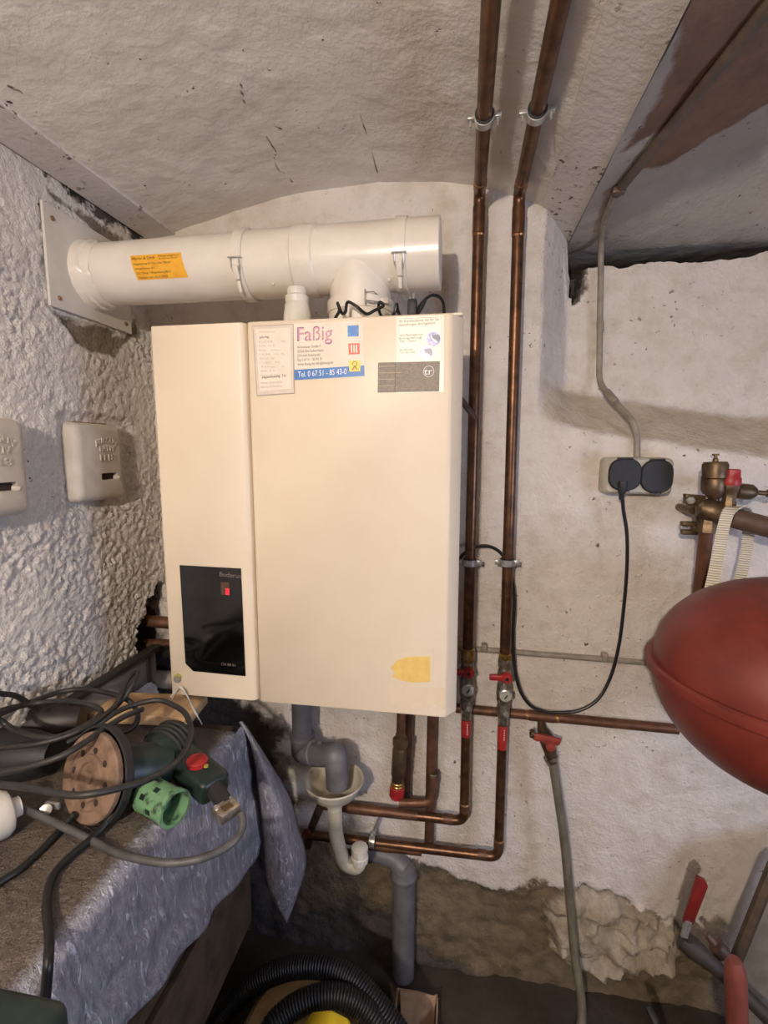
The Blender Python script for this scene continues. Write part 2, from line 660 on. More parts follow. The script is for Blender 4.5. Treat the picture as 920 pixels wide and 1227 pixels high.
def grid_mesh(name, P, mat, attrs=None, skip=None, sharp=60):
    """P: (nu, nv, 3) array"""
    nu, nv = P.shape[:2]
    idx = np.arange(nu * nv).reshape(nu, nv)
    q = np.stack([idx[:-1, :-1], idx[1:, :-1], idx[1:, 1:], idx[:-1, 1:]], -1).reshape(-1, 4)
    if skip is not None:
        s = skip.reshape(-1)
        q = q[~s[q].any(axis=1)]
    me = bpy.data.meshes.new(name)
    me.from_pydata(P.reshape(-1, 3).tolist(), [], q.tolist())
    for k, v in (attrs or {}).items():
        at = me.attributes.new(k, 'FLOAT', 'POINT')
        at.data.foreach_set('value', np.asarray(v, dtype=np.float32).reshape(-1))
    return link_mesh(name, me, mat, None, sharp)


def pxpoly(pts, y):
    return [(A(px, py, y).x, A(px, py, y).z) for px, py in pts]


# ================================================================== THE SETTING
WY = 1.40          # face of the back wall
NY = 1.58          # back of the niche
LX = -0.95         # left wall
SOF = 2.333        # beam soffit

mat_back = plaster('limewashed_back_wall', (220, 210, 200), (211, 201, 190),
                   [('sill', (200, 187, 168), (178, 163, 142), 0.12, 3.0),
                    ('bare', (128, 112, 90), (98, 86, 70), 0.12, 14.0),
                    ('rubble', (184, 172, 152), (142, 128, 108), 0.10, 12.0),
                    ('soot', (66, 60, 57), (92, 84, 78), 0.20, 3.0)], bmp=0.6, bscale=110, speck_amt=0.65)  # soot mask: shade under the boiler's left side put into the wall colour
mat_left = plaster('rough_stucco_left_wall', (220, 214, 206), (208, 200, 192),
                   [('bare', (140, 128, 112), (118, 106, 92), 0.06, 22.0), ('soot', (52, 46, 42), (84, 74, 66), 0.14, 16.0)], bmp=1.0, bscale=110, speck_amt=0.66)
mat_ceil = plaster('limewashed_vault', (222, 215, 206), (212, 203, 193),
                   [('crack', (100, 88, 78), (126, 114, 102), 0.006, 90.0)], bmp=0.35, bscale=80, speck=(80, 66, 56), speck_amt=0.68)
mat_bay = plaster('shaded_whitewash_bay', (178, 168, 158), (158, 148, 138),  # old whitewash darkened to stand in for the bay's shade
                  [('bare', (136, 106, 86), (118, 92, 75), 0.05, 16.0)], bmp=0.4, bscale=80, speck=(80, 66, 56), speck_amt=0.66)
mat_beam = plaster('plastered_beam', (214, 208, 202), (202, 194, 187), [], bmp=0.3, bscale=80, speck_amt=0.60, speck=(110, 98, 88))
mat_floor = plaster('earthy_concrete_floor', (72, 62, 52), (54, 46, 39), [], bmp=0.6, bscale=40, speck=(50, 42, 35))

# back wall with its splayed niche
xs = np.concatenate([np.arange(-1.12, -0.96, 0.02), np.arange(-0.96, 1.10, 0.0085), np.arange(1.10, 2.06, 0.03)])
zs = np.arange(-0.02, 2.47, 0.0085)
X, Z = np.meshgrid(xs, zs, indexing='ij')
wob = (fbm(X, Z, 5, 3) - 0.5) * 0.02
sx = np.clip((X - 0.197 + wob) / 0.10, 0, 1)
zf = 1.775 - 0.10 * np.clip((X - 0.22) / 0.55, 0, 1) + wob * 1.2
sz = np.clip((Z - zf) / 0.125, 0, 1)
rec = sx * sz
# ragged upper edge of the niche wall: the rows are squeezed so that the last one follows it
ntop = 2.222 + 0.02 * (X - 0.30) / 0.5 + (fbm(X, X * 0, 18, 41) - 0.5) * 0.03
kx = np.clip((X - 0.262) / 0.03, 0, 1)
Zn = np.where(Z > 2.05, 2.05 + (Z - 2.05) * (ntop - 2.05) / (zs[-1] - 2.05), Z)
Z = Z * (1 - kx) + Zn * kx
Y = WY + (NY - WY) * rec + (fbm(X, Z, 7, 11) - 0.5) * 0.012 + (fbm(X, Z, 45, 15, 3) - 0.5) * 0.004
bare_p = pxpoly([(300, 1010), (370, 1005), (430, 1022), (470, 1030), (500, 1032), (560, 1062), (610, 1070), (640, 1058), (668, 1062), (700, 1060), (760, 1085), (815, 1112), (835, 1150), (920, 1180), (1000, 1400), (200, 1400)], WY)
rub_p = pxpoly([(652, 1080), (680, 1062), (720, 1066), (770, 1090), (812, 1112), (815, 1150), (790, 1168), (750, 1162), (725, 1180), (700, 1168), (668, 1150), (655, 1120)], WY)
shade_p = pxpoly([(190, 690), (195, 770), (250, 805), (305, 842), (342, 878), (336, 925), (345, 1010), (360, 1100), (430, 1085), (480, 1100), (500, 1140), (600, 1190), (600, 1300), (150, 1300), (120, 800)], WY)  # outline of the shade painted under the boiler and behind the bench
sill_p = pxpoly([(655, 500), (690, 466), (920, 474), (980, 480), (980, 540), (880, 520), (800, 512), (720, 512)], WY + 0.09)
bare = sdist(X, Z, bare_p)
rub = sdist(X, Z, rub_p)
soot = sdist(X, Z, shade_p)
sill = np.minimum(np.minimum(sx, np.minimum(sz * 3, (1 - sz) * 3)) * 0.12 - 0.02, 0.1)
edge = np.clip((bare + (fbm(X, Z, 14, 21) - 0.5) * 0.10) / 0.02, 0, 1)
redge = np.clip((rub + (fbm(X, Z, 14, 23) - 0.5) * 0.08) / 0.03, 0, 1)
Y += edge * (0.022 + (fbm(X, Z, 22, 31) - 0.5) * 0.03) - redge * (0.05 + (fbm(X, Z, 25, 37, 5) - 0.5) * 0.09)
# broken hollow in the corner beside the beam
hole_p = pxpoly([(683, 318), (702, 318), (699, 345), (694, 358), (688, 368), (684, 350)], NY)
hole = sdist(X, Z, hole_p) + (fbm(X, Z, 40, 43) - 0.5) * 0.02
Y += np.clip(hole / 0.008, 0, 1) * 0.10
soot = np.maximum(soot, hole * 3)  # inside of the hollow coloured dark through the same mask
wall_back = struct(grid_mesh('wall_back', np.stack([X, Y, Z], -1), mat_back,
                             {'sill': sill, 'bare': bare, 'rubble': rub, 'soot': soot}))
# dark hollow above and behind the niche
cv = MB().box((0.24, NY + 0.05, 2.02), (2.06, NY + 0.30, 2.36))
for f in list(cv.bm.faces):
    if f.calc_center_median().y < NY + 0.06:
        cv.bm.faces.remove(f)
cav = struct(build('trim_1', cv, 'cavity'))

# left wall
ys = np.concatenate([np.arange(-0.6, 0.6, 0.03), np.arange(0.6, 1.432, 0.0052)])
zs = np.concatenate([np.arange(-0.02, 0.95, 0.03), np.arange(0.95, 2.345, 0.0052)])
Yg, Zg = np.meshgrid(ys, zs, indexing='ij')
smooth = np.clip((fbm(Yg, Zg, 4.5, 51) - 0.42) * 6, 0, 1)
smooth2 = np.clip(1 - np.abs(Zg - 1.66) / 0.16, 0, 1) * np.clip(1 - np.abs(Yg - 1.02) / 0.25, 0, 1)
top_s = np.clip((Zg - 2.2) / 0.08, 0, 1)
rough = (1 - 0.55 * smooth) * (1 - 0.7 * smooth2) * (1 - 0.7 * top_s) * 0.9 + 0.08
r1 = 1 - np.abs(fbm(Yg, Zg, 62, 61, 3) - 0.5) * 4
r2 = fbm(Yg, Zg, 105, 67, 2)
XL = LX + (fbm(Yg, Zg, 6, 71) - 0.5) * 0.016 + rough * ((r1 - 0.4) * 0.005 + (r2 - 0.5) * 0.013)


def pxpoly_l(pts):
    return [(AX(px, py, LX).y, AX(px, py, LX).z) for px, py in pts]


lhole = sdist(Yg, Zg, pxpoly_l([(186, 698), (184, 712), (177, 720), (176, 738), (168, 752), (165, 778), (172, 792), (230, 900), (260, 700)]))
lbare = sdist(Yg, Zg, pxpoly_l([(66, 375), (150, 405), (165, 380), (170, 400), (135, 425), (115, 425), (92, 412), (80, 392)]))
lbare2 = sdist(Yg, Zg, pxpoly_l([(60, 232), (75, 240), (150, 288), (142, 300), (100, 262)]))
lsoot_dark = np.maximum(sdist(Yg, Zg, pxpoly_l([(22, 180), (40, 182), (110, 232), (190, 287), (170, 290), (90, 232)])), -9)
notch = sdist(Yg, Zg, pxpoly_l([(66, 498), (72, 493), (150, 502), (158, 512), (164, 600), (150, 608), (80, 612)]))
XL -= np.clip(notch / 0.012 + 0.4, 0, 1) * 0.010
bm0 = np.clip(np.maximum(lbare, lbare2) / 0.008 + 0.5, 0, 1)
XL = XL * (1 - bm0) + (LX - 0.006 + (fbm(Yg, Zg, 40, 73) - 0.5) * 0.006) * bm0
lh = lhole + (fbm(Yg, Zg, 50, 77) - 0.5) * 0.025
XL -= np.clip(lh / 0.010, 0, 1) * 0.22
lsoot_dark = np.maximum(lsoot_dark, lh * 3)  # inside of the corner hole coloured dark along with the soot line
wall_left = struct(grid_mesh('wall_left', np.stack([XL, Yg, Zg], -1), mat_left,
                             {'bare': np.maximum(lbare, lbare2), 'soot': lsoot_dark}))
# vaulted ceiling over the boiler
ctrl = [(-0.87, SOF), (-0.70, 2.374), (-0.52, 2.408), (-0.33, 2.425), (-0.15, 2.418), (0.02, 2.388), (0.12, 2.362), (0.19, 2.326)]
cx, cz = [c[0] for c in ctrl], [c[1] for c in ctrl]
co = np.polyfit(cx, cz, 4)
us = np.arange(-0.875, 0.196, 0.007)
ys = np.concatenate([np.arange(-1.6, 0.6, 0.03), np.arange(0.6, 1.43, 0.007)])
U_, Y_ = np.meshgrid(us, ys, indexing='ij')
ZV = np.polyval(co, U_) + (fbm(U_, Y_, 6, 81) - 0.5) * 0.012 + (fbm(U_, Y_, 26, 85) - 0.5) * 0.004


def on_vault(px, py):
    z = 2.40
    for _ in range(12):
        p = AZ(px, py, z)
        z = float(np.polyval(co, p.x))
    return AZ(px, py, z)


crk = np.full(U_.shape, 9.0)
for line in ([(318, 163), (324, 172), (331, 181), (328, 192), (335, 205), (341, 208), (350, 218)], [(428, 132), (434, 148), (441, 163), (446, 180), (452, 206)], [(288, 95), (290, 110), (293, 124)], [(364, 62), (368, 72)], [(10, 104), (26, 112)]):
    for p_, q_ in zip(line[:-1], line[1:]):
        a_, b2 = on_vault(*p_), on_vault(*q_)
        ex, ey = b2.x - a_.x, b2.y - a_.y
        tt = np.clip(((U_ - a_.x) * ex + (Y_ - a_.y) * ey) / (ex * ex + ey * ey), 0, 1)
        crk = np.minimum(crk, np.hypot(U_ - a_.x - tt * ex, Y_ - a_.y - tt * ey))
ceil = struct(grid_mesh('ceiling', np.stack([U_, Y_, ZV], -1), mat_ceil, {'crack': 0.0022 - crk}))
# second vault bay on the right, bare where the coat fell off
us = np.concatenate([np.arange(0.285, 1.4, 0.012), np.arange(1.4, 2.06, 0.04)])
ys = np.arange(-1.6, 1.90, 0.012)
U_, Y_ = np.meshgrid(us, ys, indexing='ij')


def bay_z(x, y):
    t = np.clip((x - 0.285) / 1.2, 0, 1)
    return 2.292 + 0.16 * np.sin(t * PI * 0.75) * np.clip((1.62 - y) / 0.25, 0, 1) + (fbm(x, y, 6, 91) - 0.5) * 0.014 + (fbm(x, y, 26, 95) - 0.5) * 0.005


def on_bay(px, py, gap):
    z = 2.33
    for _ in range(12):
        p = AZ(px, py, z)
        z = float(bay_z(p.x, p.y)) - gap
    return AZ(px, py, z)


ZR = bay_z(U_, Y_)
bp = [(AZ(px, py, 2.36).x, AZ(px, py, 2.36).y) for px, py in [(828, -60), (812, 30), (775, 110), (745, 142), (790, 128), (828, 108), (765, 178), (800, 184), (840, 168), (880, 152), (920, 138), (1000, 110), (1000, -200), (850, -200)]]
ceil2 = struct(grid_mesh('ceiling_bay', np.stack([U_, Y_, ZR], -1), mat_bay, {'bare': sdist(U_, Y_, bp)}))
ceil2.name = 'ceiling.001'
# plastered beams at the springing of the vault
b = MB().prism([(LX - 0.05, 0, SOF + 0.002), (-0.853, 0, SOF), (-0.853, 0, SOF + 0.14), (LX - 0.05, 0, SOF + 0.14)], (0, 0, 0))
b = MB()
prof = [(-0.944, SOF - 0.010), (-0.853, SOF - 0.002), (-0.850, SOF + 0.03), (-0.860, SOF + 0.16), (-1.10, SOF + 0.16), (-1.10, SOF + 0.004), (-0.965, SOF + 0.004)]
b.prism([(x, -1.6, z) for x, z in prof], (0, 3.05, 0))
struct(build('trim_3', b, mat_beam))
b = MB()
prof = [(0.186, 2.329), (0.20, 2.322), (0.286, 2.297), (0.296, 2.31), (0.296, 2.48), (0.186, 2.48)]
b.prism([(x, -1.6, z) for x, z in prof], (0, 3.30, 0))
struct(build('trim_4', b, mat_beam))
# floor
us = np.arange(-1.1, 2.2, 0.03)
ys = np.arange(-1.6, 1.5, 0.03)
U_, Y_ = np.meshgrid(us, ys, indexing='ij')
ZF = (fbm(U_, Y_, 8, 101) - 0.5) * 0.02
struct(grid_mesh('floor', np.stack([U_, Y_, ZF], -1), mat_floor))
# room shell outside the picture: right wall
b = MB().box((2.0, -1.6, 0), (2.1, 1.7, 2.5))
struct(build('wall_right', b, mat_back))

# ================================================================== BOILER
BF = 1.0
BZ0, BZ1 = 1.122, 1.967
boiler = thing('gas_boiler', 'cream wall-hung boiler with black control window and stickers', 'boiler', (-0.34, 1.2, BZ0))
body = MB().box((-0.668, BF + 0.045, BZ0 + 0.006), (-0.012, WY - 0.004, BZ1 - 0.012), 0.004)
build('casing', body, 'cream', boiler)
fp = MB()
prof = [(-0.4565, BF + 0.042), (-0.4565, BF + 0.004), (-0.4525, BF), (-0.034, BF), (-0.0275, BF + 0.003), (-0.006, BF + 0.034), (-0.006, BF + 0.042)]
fp.prism([(x, y, BZ0) for x, y in prof], (0, 0, BZ1 - BZ0), 0.0016, 1)
front = build('front_panel', fp, 'cream', boiler)
cd = MB()
prof = [(-0.679, BF + 0.042), (-0.679, BF + 0.003), (-0.676, BF), (-0.474, BF), (-0.4665, BF + 0.004), (-0.4605, BF + 0.012), (-0.4605, BF + 0.042)]
cd.prism([(x, y, BZ0) for x, y in prof], (0, 0, BZ1 - BZ0 + 0.001), 0.0016, 1)
cdoor = build('control_door', cd, 'cream', boiler)
rim = MB().box((-0.457, BF + 0.012, BZ1 - 0.001), (-0.008, BF + 0.2, BZ1 + 0.004), 0.0015, 1)
build('top_rim', rim, 'cream_edge', boiler)

# control window
win = MB().prism([A(215.5, 677, BF), A(289, 681, BF), A(294.5, 810, BF), A(232, 804, BF), A(222.5, 794.5, BF)], (0, -0.0022, 0), 0.0005, 1)
win = build('control_window', win, 'black_glass', boiler)
YT = BF - 0.0026
lettering('brand_lettering', 'Buderus', flat_line((263, 690.5), (289, 693), 5.6, YT), 'ink', win)
lettering('mode_lettering', 'CH 88 IH', flat_line((265, 797), (282, 799), 3.2, YT), 'ink', win)
dsp = MB().prism([A(264.5, 697.5, YT), A(274.5, 698, YT), A(275, 713, YT), A(265, 712.5, YT)], (0, -0.0004, 0))
build('display', dsp, 'display', win)
lettering('display_digit', '1', flat_line((270.5, 712.5), (274.5, 712.8), 7.5, YT - 0.0007), 'digit', win)
# key button
kb = A(213.5, 813, BF)
build('door_knob', MB().lathe(kb, (0, -1, 0), [(0.0085, 0), (0.0085, 0.006), (0.0075, 0.0075), (0.002, 0.008)], 20), 'knob_grey', boiler)
build('knob_ring', MB().lathe(kb + V((0, 0, 0.0035)), (0, -1, 0), [(0.0092, 0), (0.0092, 0.003), (0.008, 0.0042), (0.001, 0.0042)], 20), 'olive', boiler)


def sheet(pts, y, d):
    return MB().prism([A(px, py, y) for px, py in pts], (0, -d, 0))


S0 = BF - 0.0002
# service record in a clear pocket
sv = build('service_record', sheet([(303, 391), (351, 388.5), (352.5, 471), (308, 474)], S0, 0.0012), 'pocket', boiler)
build('paper_slip', sheet([(306, 394.5), (348, 392.5), (349, 466), (311, 469)], S0 - 0.0013, 0.0004), 'paper', sv)
fr = MB()
for a_, b_ in (((303, 391), (351, 388.5)), ((351, 388.5), (352.5, 471)), ((352.5, 471), (308, 474)), ((308, 474), (303, 391))):
    fr.cyl(A(*a_, S0 - 0.001), A(*b_, S0 - 0.001), 0.0009, 6)
build('pocket_edge', fr, 'ink_faint', sv)
YS = S0 - 0.0021
lettering('handwriting', 'Jahrkg.', flat_line((310.5, 405.5), (323, 404.5), 2.6, YS), 'ink_dark', sv)
lettering('handwriting', 'Abgasmessung  Tel.', flat_line((313.5, 453.5), (343, 451), 2.8, YS), 'ink_dark', sv)
rows = ['Wartung Kessel', 'Datum  Unterschrift', 'CO2    %', '12.03.  O. K.', 'Gas   mbar', '14.04.  O. K.', 'Druck  bar', '11.05.  Fa.', 'Temp.   C', '09.06.  O. K.', 'Fabrik Nr.']
for i, r in enumerate(rows):
    y = 398 + i * 5.0 + (2 if i > 0 else 0)
    if 402 < y < 406:
        continue
    lettering('form_line', r, flat_line((309.5 + i * 0.3, y + 0.6), (330 + 12 * ((i * 7) % 3) / 2, y), 2.0, YS), 'ink_faint', sv)
for y in (459, 464):
    lettering('form_line', 'Heizung  Kundendienst', flat_line((312, y + 0.8), (338, y - 0.6), 2.0, YS), 'ink_faint', sv)

# installer's sticker
ins = build('installer_sticker', sheet([(351.5, 388), (435, 383.5), (436.5, 450.5), (353, 455.5)], S0, 0.0005), 'paper', boiler)
YI = S0 - 0.0009
lettering('logo_lettering', 'Faßig', flat_line((356.2, 408.8), (398, 406.6), 17, YI), 'ink_purple', ins)
lettering('logo_lettering', 'Faßig', flat_line((357.2, 408.2), (397.4, 406.2), 15.6, YI - 0.0002), 'ink_pink', ins)
for i, (s, xr) in enumerate([('Bockenauer Straße 9', 384), ('55566 Bad Sobernheim', 387.5), ('(Ortsteil Steinhardt)', 383.5), ('Fax 0 67 51 - 85 43 20', 386), ('www.fassig.de info@fassig.de', 399)]):
    yb = 417.5 + i * 5.1
    lettering('address_line', s, flat_line((356.5, yb), (xr, yb - (xr - 356) * 0.05), 3.1, YI), 'ink', ins)
build('phone_band', sheet([(352.8, 443.2), (436.2, 437.8), (436.5, 450.4), (353, 455.4)], YI + 0.0002, 0.0002), 'blue_band', ins)
lettering('phone_number', 'Tel. 0 67 51 - 85 43-0', flat_line((357, 451.8), (415, 448), 6.6, YI - 0.0003), 'ink_white', ins)
for nm, c, (x, y), mt in (('trade_mark_tile', 0, (423, 396.5), 'blue_sq'), ('trade_mark_tile', 1, (424, 418), 'red_sq'), ('trade_mark_tile', 2, (425, 438.5), 'yellow_sq')):
    s = 6.6
    tl = build(nm, sheet([(x - s, y - s + 0.3), (x + s, y - s - 0.3), (x + s + 0.2, y + s - 0.3), (x - s + 0.2, y + s + 0.3)], YI, 0.0003), mt, ins)
    tl = ins
# simple marks inside the tiles
mk = MB()
mk.prism([A(419, 392, YI - .0004), A(426, 391.5, YI - .0004), A(427.5, 400.5, YI - .0004), A(420, 401.5, YI - .0004)], (0, -0.0002, 0))
build('tile_mark', mk, pbr('print_deep_blue', (48, 112, 186), rough=0.4), ins)
mk = MB()
for dx in (-3.6, -0.6, 2.4):
    mk.prism([A(424 + dx, 413.5, YI - .0004), A(425.3 + dx, 413.4, YI - .0004), A(425.5 + dx, 422.5, YI - .0004), A(424.2 + dx, 422.6, YI - .0004)], (0, -0.0002, 0))
build('tile_mark', mk, 'paper_white', ins)
mk = MB()
p0 = A(425, 436, YI - .0004)
mk.torus(p0, (0, 1, 0), 0.0045, 0.0006, 16, 6)
for sx_ in (-1, 1):
    mk.cyl(p0 + V((0, 0, -0.004)), p0 + V((sx_ * 0.005, 0, -0.012)), 0.0009, 6)
build('tile_mark', mk, 'ink', ins)

# service company's white label
wl = build('service_label', sheet([(475, 379.8), (531.5, 377.5), (531.5, 469.5), (475, 471)], S0, 0.0005), 'paper_white', boiler)
fr = MB()
for a_, b_ in (((477, 382), (529, 379.8)), ((529, 379.8), (529, 433)), ((477, 382), (477, 434))):
    fr.cyl(A(*a_, S0 - 0.0006), A(*b_, S0 - 0.0006), 0.0004, 4)
build('label_border', fr, 'ink_faint', wl)
YW = S0 - 0.0009
for s, a_, b_, h in (('Ihr Kundendienst hat für Sie', (478.5, 386.6), (526, 384), 3.2), ('Einstellungen durchgeführt:', (478.5, 390.8), (522, 388.2), 3.0),
                     ('nach Messungen und', (478.5, 403), (506, 401.6), 2.6), ('Einregulierung', (478.5, 406.8), (505, 405.3), 2.6), ('Typ 1. Gasart', (478.5, 410.2), (499, 409.2), 2.6),
                     ('Ihr Partner', (479, 420.5), (495, 419.8), 2.4), ('Tel. / Fax / Web', (479, 423.8), (497, 423), 2.4)):
    lettering('label_line', s, flat_line(a_, b_, h, YW), 'ink', wl)
for (x, y) in ((519.3, 406.3), (510.3, 423)):
    c = A(x, y, S0 - 0.0005)
    sl = build('round_seal', MB().lathe(c, (0, -1, 0), [(0.0138, 0), (0.0138, 0.0004), (0.001, 0.0004)], 28), 'seal', wl)
    ar = MB().prism([c + V((0.0125 * math.cos(t_), -0.0005, 0.0125 * math.sin(t_))) for t_ in np.linspace(-0.5, 0.7, 7)] +
                    [c + V((-0.004, -0.0005, 0.008)), c + V((-0.002, -0.0005, 0.002))], (0, -0.0002, 0))
    build('seal_mark', ar, 'seal_dark', wl)
    ar = MB().prism([c + V((-0.006, -0.0005, 0.007)), c + V((0.002, -0.0005, 0.009)), c + V((0.007, -0.0005, -0.008)), c + V((0.001, -0.0005, -0.006))], (0, -0.0001, 0))
    build('seal_mark', ar, 'ink_white', wl)
# metal type plate
tp = build('type_plate', sheet([(453, 434.5), (527, 432.8), (526, 469), (452.5, 470.3)], S0 - 0.0006, 0.0007), 'type_plate', boiler)
YP = S0 - 0.0016
for i in range(8):
    y = 439 + i * 3.9
    if i % 2 == 0:
        fr = MB().cyl(A(454, y, YP + .0004), A(473 if i != 2 else 481, y - 0.4, YP + .0004), 0.0007, 5)
        build('plate_line', fr, pbr('plate_line_%d' % i, (198, 184, 158), rough=0.4) if i == 0 else bpy.data.materials['plate_line_0'], tp)
fr = MB().cyl(A(473.5, 434, YP + .0004), A(473, 469.5, YP + .0004), 0.0005, 5)
build('plate_divider', fr, 'ink', tp)
fr = MB().torus(A(513.5, 445, YP + .0003), (0, 1, 0), 0.0105, 0.0006, 24, 6)
build('plate_logo', fr, 'ink_white', tp)
lettering('plate_logo', 'tr', flat_line((508, 449), (518, 448.6), 8, YP), 'ink_white', tp)
# traces of removed labels near the bottom
gh = build('label_trace', sheet([(466, 821), (533.5, 824), (532.5, 850), (466, 846)], S0, 0.0003), 'ghost', boiler)
fr = MB()
for a_, b_ in (((466.5, 777), (520, 778.5)), ((466.5, 777), (466, 821)), ((520, 778.5), (519, 822))):
    fr.cyl(A(*a_, S0), A(*b_, S0), 0.0004, 4)
build('label_trace', fr, 'ghost', boiler)
build('glue_residue', sheet([(468, 800), (476, 791), (490, 787), (515, 786.5), (515.5, 817), (494, 818), (480, 815), (470, 811), (473, 806)], S0, 0.0004), 'residue', boiler)
build('screw_cover', MB().lathe(A(518, 849, S0 - 0.0003), (0, -1, 0), [(0.0098, 0), (0.0092, 0.0008), (0.0078, 0.0006), (0.001, 0.0006)], 24), 'cream', boiler)

# white inlet stub on the boiler's top
sb = A(356.5, 385, 1.10)
zt = A(356.5, 345.5, 1.10).z
h = zt - 1.95
stub = MB().lathe((sb.x, 1.10, 1.95), (0, 0, 1), [(0.033, 0), (0.031, h * 0.45), (0.027, h * 0.68), (0.0255, h * 0.70), (0.0265, h * 0.72), (0.0265, h * 0.83), (0.024, h * 0.85), (0.021, h * 0.87), (0.022, h * 0.93), (0.020, h), (0.002, h)], 28)
build('inlet_stub', stub, 'white_plastic', boiler)
# service taps under the boiler
for px_ in (224, 248):
    p = A(px_, 852, 1.16)
    build('service_tap', MB().lathe((p.x, 1.16, BZ0 + 0.008), (0, 0, -1), [(0.012, 0), (0.012, 0.015), (0.022, 0.017), (0.022, 0.034), (0.016, 0.042), (0.002, 0.042)], 16), 'black_glass', boiler)

# ================================================================== FLUE
FY, FR = 1.16, 0.073
fz = 2.1385
FXR = A(528, 306, FY).x
flue = thing('flue_pipe', 'white flue pipe running from wall plate to tee above boiler', 'flue pipe', (A(432, 350, FY).x, FY, BZ1))
fX = lambda px: A(px, 306, FY).x
build('horizontal_pipe', MB().lathe((LX + 0.01, FY, fz), (1, 0, 0), [(FR, 0), (FR, fX(300) - LX - 0.01)], 48), 'flue', flue)
build('tee_pipe', MB().lathe((fX(297), FY, fz), (1, 0, 0), [(FR * 1.0, 0), (FR * 1.03, 0.006), (FR * 1.03, fX(358) - fX(297)), (FR * 1.075, fX(359.5) - fX(297)), (FR * 1.075, fX(382) - fX(297)), (FR * 1.03, fX(384) - fX(297)), (FR * 1.03, fX(470) - fX(297)), (FR * 1.04, fX(496) - fX(297)), (FR * 1.04, FXR - fX(297) - 0.002), (FR * 1.01, FXR - fX(297)), (0.002, FXR - fX(297))], 48), 'flue', flue)
bx = A(432, 352, FY).x
build('branch_pipe', MB().lathe((bx, FY, fz - 0.02), (0, 0, -1), [(FR * 0.97, 0), (FR * 0.97, 0.085), (FR * 1.02, 0.088), (FR * 1.02, fz - 0.02 - BZ1 + 0.005)], 48), 'flue', flue)
# broken paint collar at the plate
col_ = MB().lathe((LX + 0.006, FY, fz), (1, 0, 0), [(FR + 0.012, 0), (FR + 0.009, 0.012), (FR + 0.0085, 0.03), (FR + 0.004, 0.034), (FR + 0.003, 0.052), (FR + 0.001, 0.055)], 48)
rr = random.Random(3)
for v in col_.bm.verts:
    v.co += V((rr.uniform(-1, 1) * 0.003, rr.uniform(-1, 1) * 0.001, rr.uniform(-1, 1) * 0.001))
build('plate_collar', col_, 'flue', flue)
# plate
pl = build('wall_plate', MB().box((LX + 0.006, 1.018, 2.028), (LX + 0.013, 1.296, 2.254), 0.0015, 1), 'plate', flue)
for y, z in ((1.043, 2.225), (1.045, 2.052), (1.272, 2.05), (1.27, 2.225)):
    build('plate_screw', MB().lathe((LX + 0.012, y, z), (1, 0, 0), [(0.006, 0), (0.0055, 0.003), (0.001, 0.0045)], 12), 'rust', pl)


def clamp_band(px, width, zlatch_px, dx=0.0, R=FR * 1.05):
    x = fX(px)
    b = build('clamp_band', MB().lathe((x - width / 2, FY, fz), (1, 0, 0), [(R - 0.002, 0), (R + 0.003, 0.001), (R + 0.003, width - 0.001), (R - 0.002, width)], 48), 'flue', flue)
    lt = MB()

    def on(xo, ang):
        return V((x + xo, FY - math.cos(ang) * (R + 0.006), fz + math.sin(ang) * (R + 0.006)))
    a0 = math.asin(max(-0.9, min(0.9, (A(px, zlatch_px, FY - R).z - fz) / R)))
    lt.cyl(on(-0.016, a0 + 0.25), on(0.016, a0 + 0.25), 0.0018, 8)
    for s in (-1, 1):
        lt.tube([on(s * 0.009, a0 + 0.25), on(s * 0.010, a0), on(s * 0.006, a0 - 0.16)], 0.0016, 6)
    build('latch_wire', lt, 'steel', b)
    lv = MB()
    c = on(0, a0 - 0.12)
    n_ = V((0, -math.cos(a0 - 0.12), math.sin(a0 - 0.12)))
    tdir = V((0, math.sin(a0 - 0.12), math.cos(a0 - 0.12)))
    lv.obox(c + n_ * 0.002, V((1, 0, 0)), tdir, n_, 0.013, 0.03, 0.006, 0.002)
    lv.obox(c - tdir * 0.03, V((1, 0, 0)), tdir, n_, 0.008, 0.024, 0.003, 0.001)
    build('latch_lever', lv, 'flue', b)
    return b


clamp_band(299, 0.026, 318)
clamp_band(483, 0.027, 312)
# band and latch on the branch
bb = build('clamp_band', MB().lathe((bx, FY, A(432, 358, FY - FR).z + 0.012), (0, 0, -1), [(FR * 1.02, 0), (FR * 1.06, 0.001), (FR * 1.06, 0.026), (FR * 1.02, 0.027)], 48), 'flue', flue)
ang = 0.55
c = V((bx + math.sin(ang) * FR * 1.1, FY - math.cos(ang) * FR * 1.1, A(445, 356, FY - FR).z))
n_ = V((math.sin(ang), -math.cos(ang), 0))
t_ = V((math.cos(ang), math.sin(ang), 0))
build('latch_lever', MB().obox(c, t_, V((0, 0, 1)), n_, 0.032, 0.014, 0.006, 0.002).obox(c + t_ * 0.026 + V((0, 0, -0.003)), t_, V((0, 0, 1)), n_, 0.02, 0.011, 0.003, 0.001), 'flue', bb)
lt = MB().cyl(c - t_ * 0.018 + V((0, 0, 0.016)), c - t_ * 0.018 - V((0, 0, 0.016)), 0.0018, 8)
lt.tube([c - t_ * 0.018 + V((0, 0, 0.009)), c + V((0, 0, 0.012)) + n_ * 0.003, c + t_ * 0.012 + V((0, 0, 0.007))], 0.0015, 6)
lt.tube([c - t_ * 0.018 - V((0, 0, 0.009)), c - V((0, 0, 0.012)) + n_ * 0.003, c + t_ * 0.012 - V((0, 0, 0.007))], 0.0015, 6)
build('latch_wire', lt, 'steel', bb)
